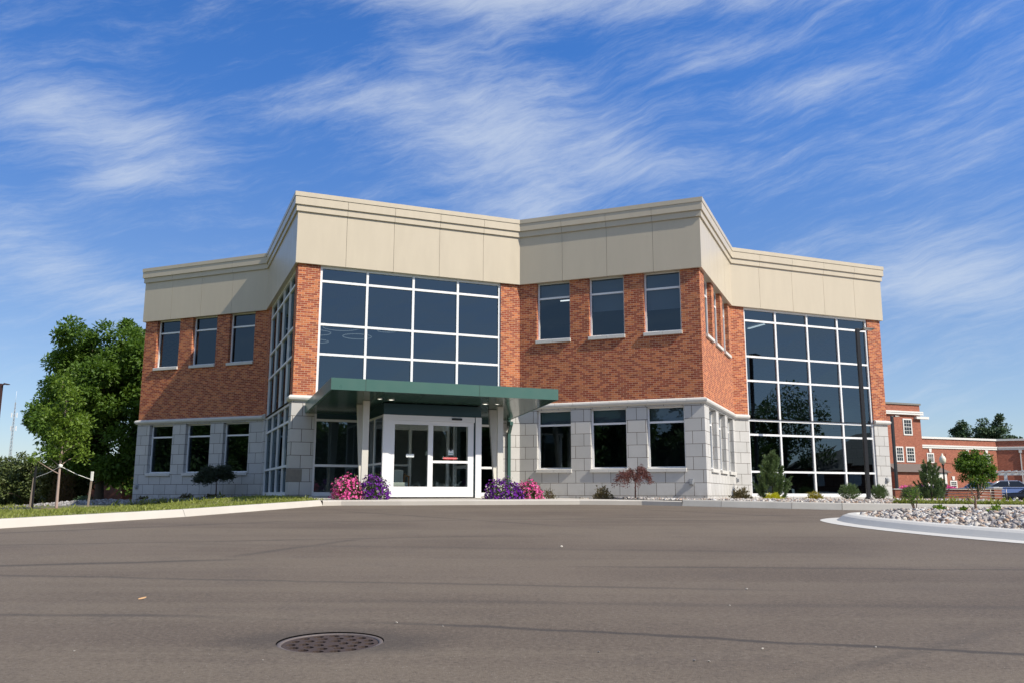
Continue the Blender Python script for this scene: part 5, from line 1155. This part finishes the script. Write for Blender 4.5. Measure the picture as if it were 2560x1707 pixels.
mb = MB(); mb.box(37.0, 46.5, 71, 71.25, -.35, .62); mb.box(36.95, 46.5, 70.95, 71.3, .62, .66); tag(mb.build('low_wall', mat('blue_paint', (.10, .17, .40), .6, var=.1)), 'low blue painted wall behind the dark car', 'wall')
pg = thing('pergola', 'white slatted pergola on square posts at the photo right edge', 'pergola', (42.6, 77, -.35), rzA)
for x in (.9, 2.9, 4.2, 6.4):
    mb = MB(); mb.box(x - .12, x + .12, -.12, .12, 0, 2.1); mb.box(x - .17, x + .17, -.17, .17, 0, .2); mb.build('post', M_trim, pg)
mb = MB(); mb.box(-.6, 8, -.10, .10, 2.1, 2.28); mb.box(-.6, 8, 2.4, 2.6, 2.2, 2.38); mb.build('beam', M_trim, pg)
for k in range(16):
    mb = MB(); mb.box(-.4 + k * .52, -.30 + k * .52, -.6, 3.1, 2.385, 2.52); mb.build('slat', M_trim, pg)
def car(label, loc, rz, m_body, group='parked cars', s=1.0):
    o = thing('parked_car', label, 'car', loc, rz, group); L_, W_ = 4.6, 1.8
    secs = [(-2.3, .45, .62, .62), (-2.2, .30, .78, .80), (-1.5, .26, .90, .93), (-.75, .25, .93, .97), (.9, .25, .95, .98), (1.75, .26, .95, 1.0), (2.2, .32, .85, .95), (2.3, .45, .62, .8)]
    vs = []; 
    for x, zb, zm, zt in secs: vs += [(x, sy * W_ / 2 * f, z) for sy, f, z in ((-1, .92, zb), (-1, 1.0, (zb + zm) / 2), (-1, .96, zm), (-1, .70, zt), (1, .70, zt), (1, .96, zm), (1, 1.0, (zb + zm) / 2), (1, .92, zb))]
    n = 8; fs = [(i * n + k, i * n + (k + 1) % n, (i + 1) * n + (k + 1) % n, (i + 1) * n + k) for i in range(len(secs) - 1) for k in range(n)] + [tuple(range(n))[::-1], tuple(range((len(secs) - 1) * n, len(secs) * n))]
    mb = MB(); mb.mesh(vs, fs, 0, True)
    b = [(-.95, -.80, .93), (1.95, -.80, .96), (1.95, .80, .96), (-.95, .80, .93)]; t = [(-.15, -.62, 1.42), (1.30, -.62, 1.42), (1.30, .62, 1.42), (-.15, .62, 1.42)]
    mb.mesh(t, [(0, 1, 2, 3)]); mb.mesh([(-.15, -.62, 1.42), (1.3, -.62, 1.42), (1.3, .62, 1.42), (-.15, .62, 1.42), (-.05, -.5, 1.47), (1.2, -.5, 1.47), (1.2, .5, 1.47), (-.05, .5, 1.47)], [(4, 5, 6, 7), (0, 1, 5, 4), (1, 2, 6, 5), (2, 3, 7, 6), (3, 0, 4, 7)])
    for q in (0, 1, 2, 3): mb.tube([b[q], t[q]], .045, 6)
    for sy in (-1, 1): mb.tube([(.5, sy * .80, .95), (.52, sy * .62, 1.42)], .04, 6)
    mb.build('body', m_body, o)
    g = MB(); g.mesh([tuple(Vector(p) * 1.0) for p in b + t], [(0, 1, 5, 4), (1, 2, 6, 5), (2, 3, 7, 6), (3, 0, 4, 7)]); g.build('windows', mat('car_glass', (.012, .014, .016), .05, spec=.8) if 'car_glass' not in bpy.data.materials else bpy.data.materials['car_glass'], o)
    for x in (-1.45, 1.42):
        for sy in (-1, 1):
            mb = MB(); mb.tube([(x, sy * .72, .32), (x, sy * .92, .32)], .32, 16); q = mb.build('wheel', M_black, o); mb = MB(); mb.tube([(x, sy * .90, .32), (x, sy * .927, .32)], .20, 12); mb.build('rim', M_gray, q)
    for sy in (-1, 1):
        mb = MB(); mb.box(-2.29, -2.1, sy * .62 - .18, sy * .62 + .18, .62, .76); mb.build('headlight', M_frame, o, bevel=.03); mb = MB(); mb.box(2.18, 2.29, sy * .66 - .14, sy * .66 + .14, .70, .84); mb.build('tail_light', M_sred, o)
    return o
M_cnavy = mat('dark_navy_paint', (.010, .011, .018), .3, coat=.3); M_csil = mat('silver_paint', (.45, .46, .47), .3, metal=.5, coat=.6); M_cblue = mat('blue_grey_paint', (.10, .15, .24), .3, coat=.6); M_cdk = mat('dark_grey_paint', (.05, .05, .055), .3, coat=.7)
c0 = car('dark navy parked car cropped by the photo right edge', (40.6, 68, -.70), rzA, M_cnavy)
def car_copy(src, label, loc, rz, m, group=None):
    c = copy_tree(src); c['label'] = label; c.location = loc; c.rotation_euler = (0, 0, rz)
    if group: c['group'] = group
    for ch in c.children:
        if ch.name.startswith('body'):
            ch.data = ch.data.copy(); ch.data.materials[0] = m
    return c
car_copy(c0, 'silver parked car mostly hidden behind the dark navy car', (42.3, 75.5, -.2), rzA, M_csil)
car_copy(c0, 'blue grey parked car behind the ramp wall and far flowers', (46.9, 88, -.15), rzB, M_cblue)
# flower boxes by the far building
for x, y, z, n_, m, lab in [(29.9, 66, .30, 90, M_pink, 'pink flowers at the left of the far flower row'), (31.3, 66, .34, 80, M_purple, 'purple flowers in the middle of the far flower row'), (32.6, 66, .33, 90, M_pink, 'pink flowers at the right of the far flower row'), (42.6, 84.5, .35, 90, M_pink, 'pink flowers under the old style street lamp')]:
    o = thing('flower_box', lab, 'flowers', (x, y, z), 0, 'far flowers before the brick building'); d = unit(rng.normal(size=(n_ * 3, 3))); d[:, 2] = np.abs(d[:, 2]); P = d * np.array([.85, .35, .40]) * rng.uniform(.6, 1, (n_ * 3, 1))
    V, F, T = leaves(P, d + rng.normal(0, .5, P.shape), .16, .12); np_mesh('blossom', V, F, m, o, T); mb = MB(); mb.box(-.85, .85, -.22, .22, -.64 if x < 40 else -.7, .02); mb.build('planter', M_trim if x > 40 else M_brickfar, o)

# ------------------------------------------------------------------ across the car park, behind the viewer: what the dark panes mirror
bt = tree('shade_tree', 'ragged tree across the car park seen mirrored in the right-hand glass', 'tree', (46, 15, -.6), 9.6, 2.0, (4.6, 4.0, 3.9), .26, 60, 120, .26, M_leaf_d, M_bark, 'trees across the car park', gaps=.45, rc=.75)
bt2 = tree('shade_tree', 'dense low-branching tree across the car park, mirrored dark in the lower panes', 'tree', (-48, 22, -1.0), 8.6, .7, (5.0, 5.0, 4.1), .3, 120, 150, .42, M_leaf_d, M_bark, 'trees across the car park', gaps=.02, rc=1.15)
for k, (x, y, s, rz) in enumerate([(-54, 12, 1.0, 2), (-62, 28, 1.05, 4), (-58, 2, .95, 1), (-50, -8, 1, 3), (-46, -20, 1, 5), (-40, -28, .95, .4), (-33, -36, 1.05, 2.2), (-25, -43, 1, 3.9), (-17, -48, .95, 1.1), (-9, -51, 1, 2.9), (-1, -53, 1, .2), (7, -51, 1.05, 4.4), (15, -48, 1, 5.5), (23, -44, .95, 3.1), (31, -38, 1, 1.9), (38, -30, 1, .9), (44, -20, .95, 2.7), (-68, 18, 1, 1.5), (-45, 30, .8, 3.6)]):
    c = copy_tree(bt2); c.location = (x, y, -1.2); c.rotation_euler = (0, 0, rz); c.scale = (s * 1.25, s * 1.25, s * 1.42)
for k, (x, y, s, rz) in enumerate([(52, 8, 1.0, 2.0), (60, -6, .95, 4.0), (26, -50, .95, 3.0)]):
    c = copy_tree(bt); c.location = (x, y, -1.3); c.rotation_euler = (0, 0, rz); c.scale = (s * 1.1, s * 1.1, s); c['label'] = 'thin crowned tree across the car park, mirrored beside the house'
hs_ = thing('house', 'low house with pitched roof mirrored in the right-hand glass', 'house', (50, 24, -.6), 2.0)
mb = MB(); fbox(mb, -9, 9, -5, 5, 0, 3.0); mb.build('wall', M_brickfar2, hs_)
mb = MB(); mb.mesh([(-9.5, -5.6, 3.0), (9.5, -5.6, 3.0), (9.5, 5.6, 3.0), (-9.5, 5.6, 3.0), (-6, 0, 5.6), (6, 0, 5.6)], [(0, 1, 5, 4), (2, 3, 4, 5), (1, 2, 5), (3, 0, 4), (0, 3, 2, 1)]); mb.box(3, 4, .5, 1.3, 4.5, 6.3); mb.build('roof', mat('dark_shingle', (.05, .048, .05), .9), hs_)
mb = MB()
for x in (-6, -1, 4): mb.box(x, x + 1.4, 4.95, 5.06, 1.0, 2.3)
mb.build('window', M_frame, hs_)
car_copy(c0, 'dark car across the car park, mirrored in the right-hand glass', (33, 15.5, -.6), .6, M_cdk, 'cars across the car park')
car_copy(c0, 'silver car across the car park, mirrored in the door glass', (14, -6, -1.1), 1.1, M_csil, 'cars across the car park')
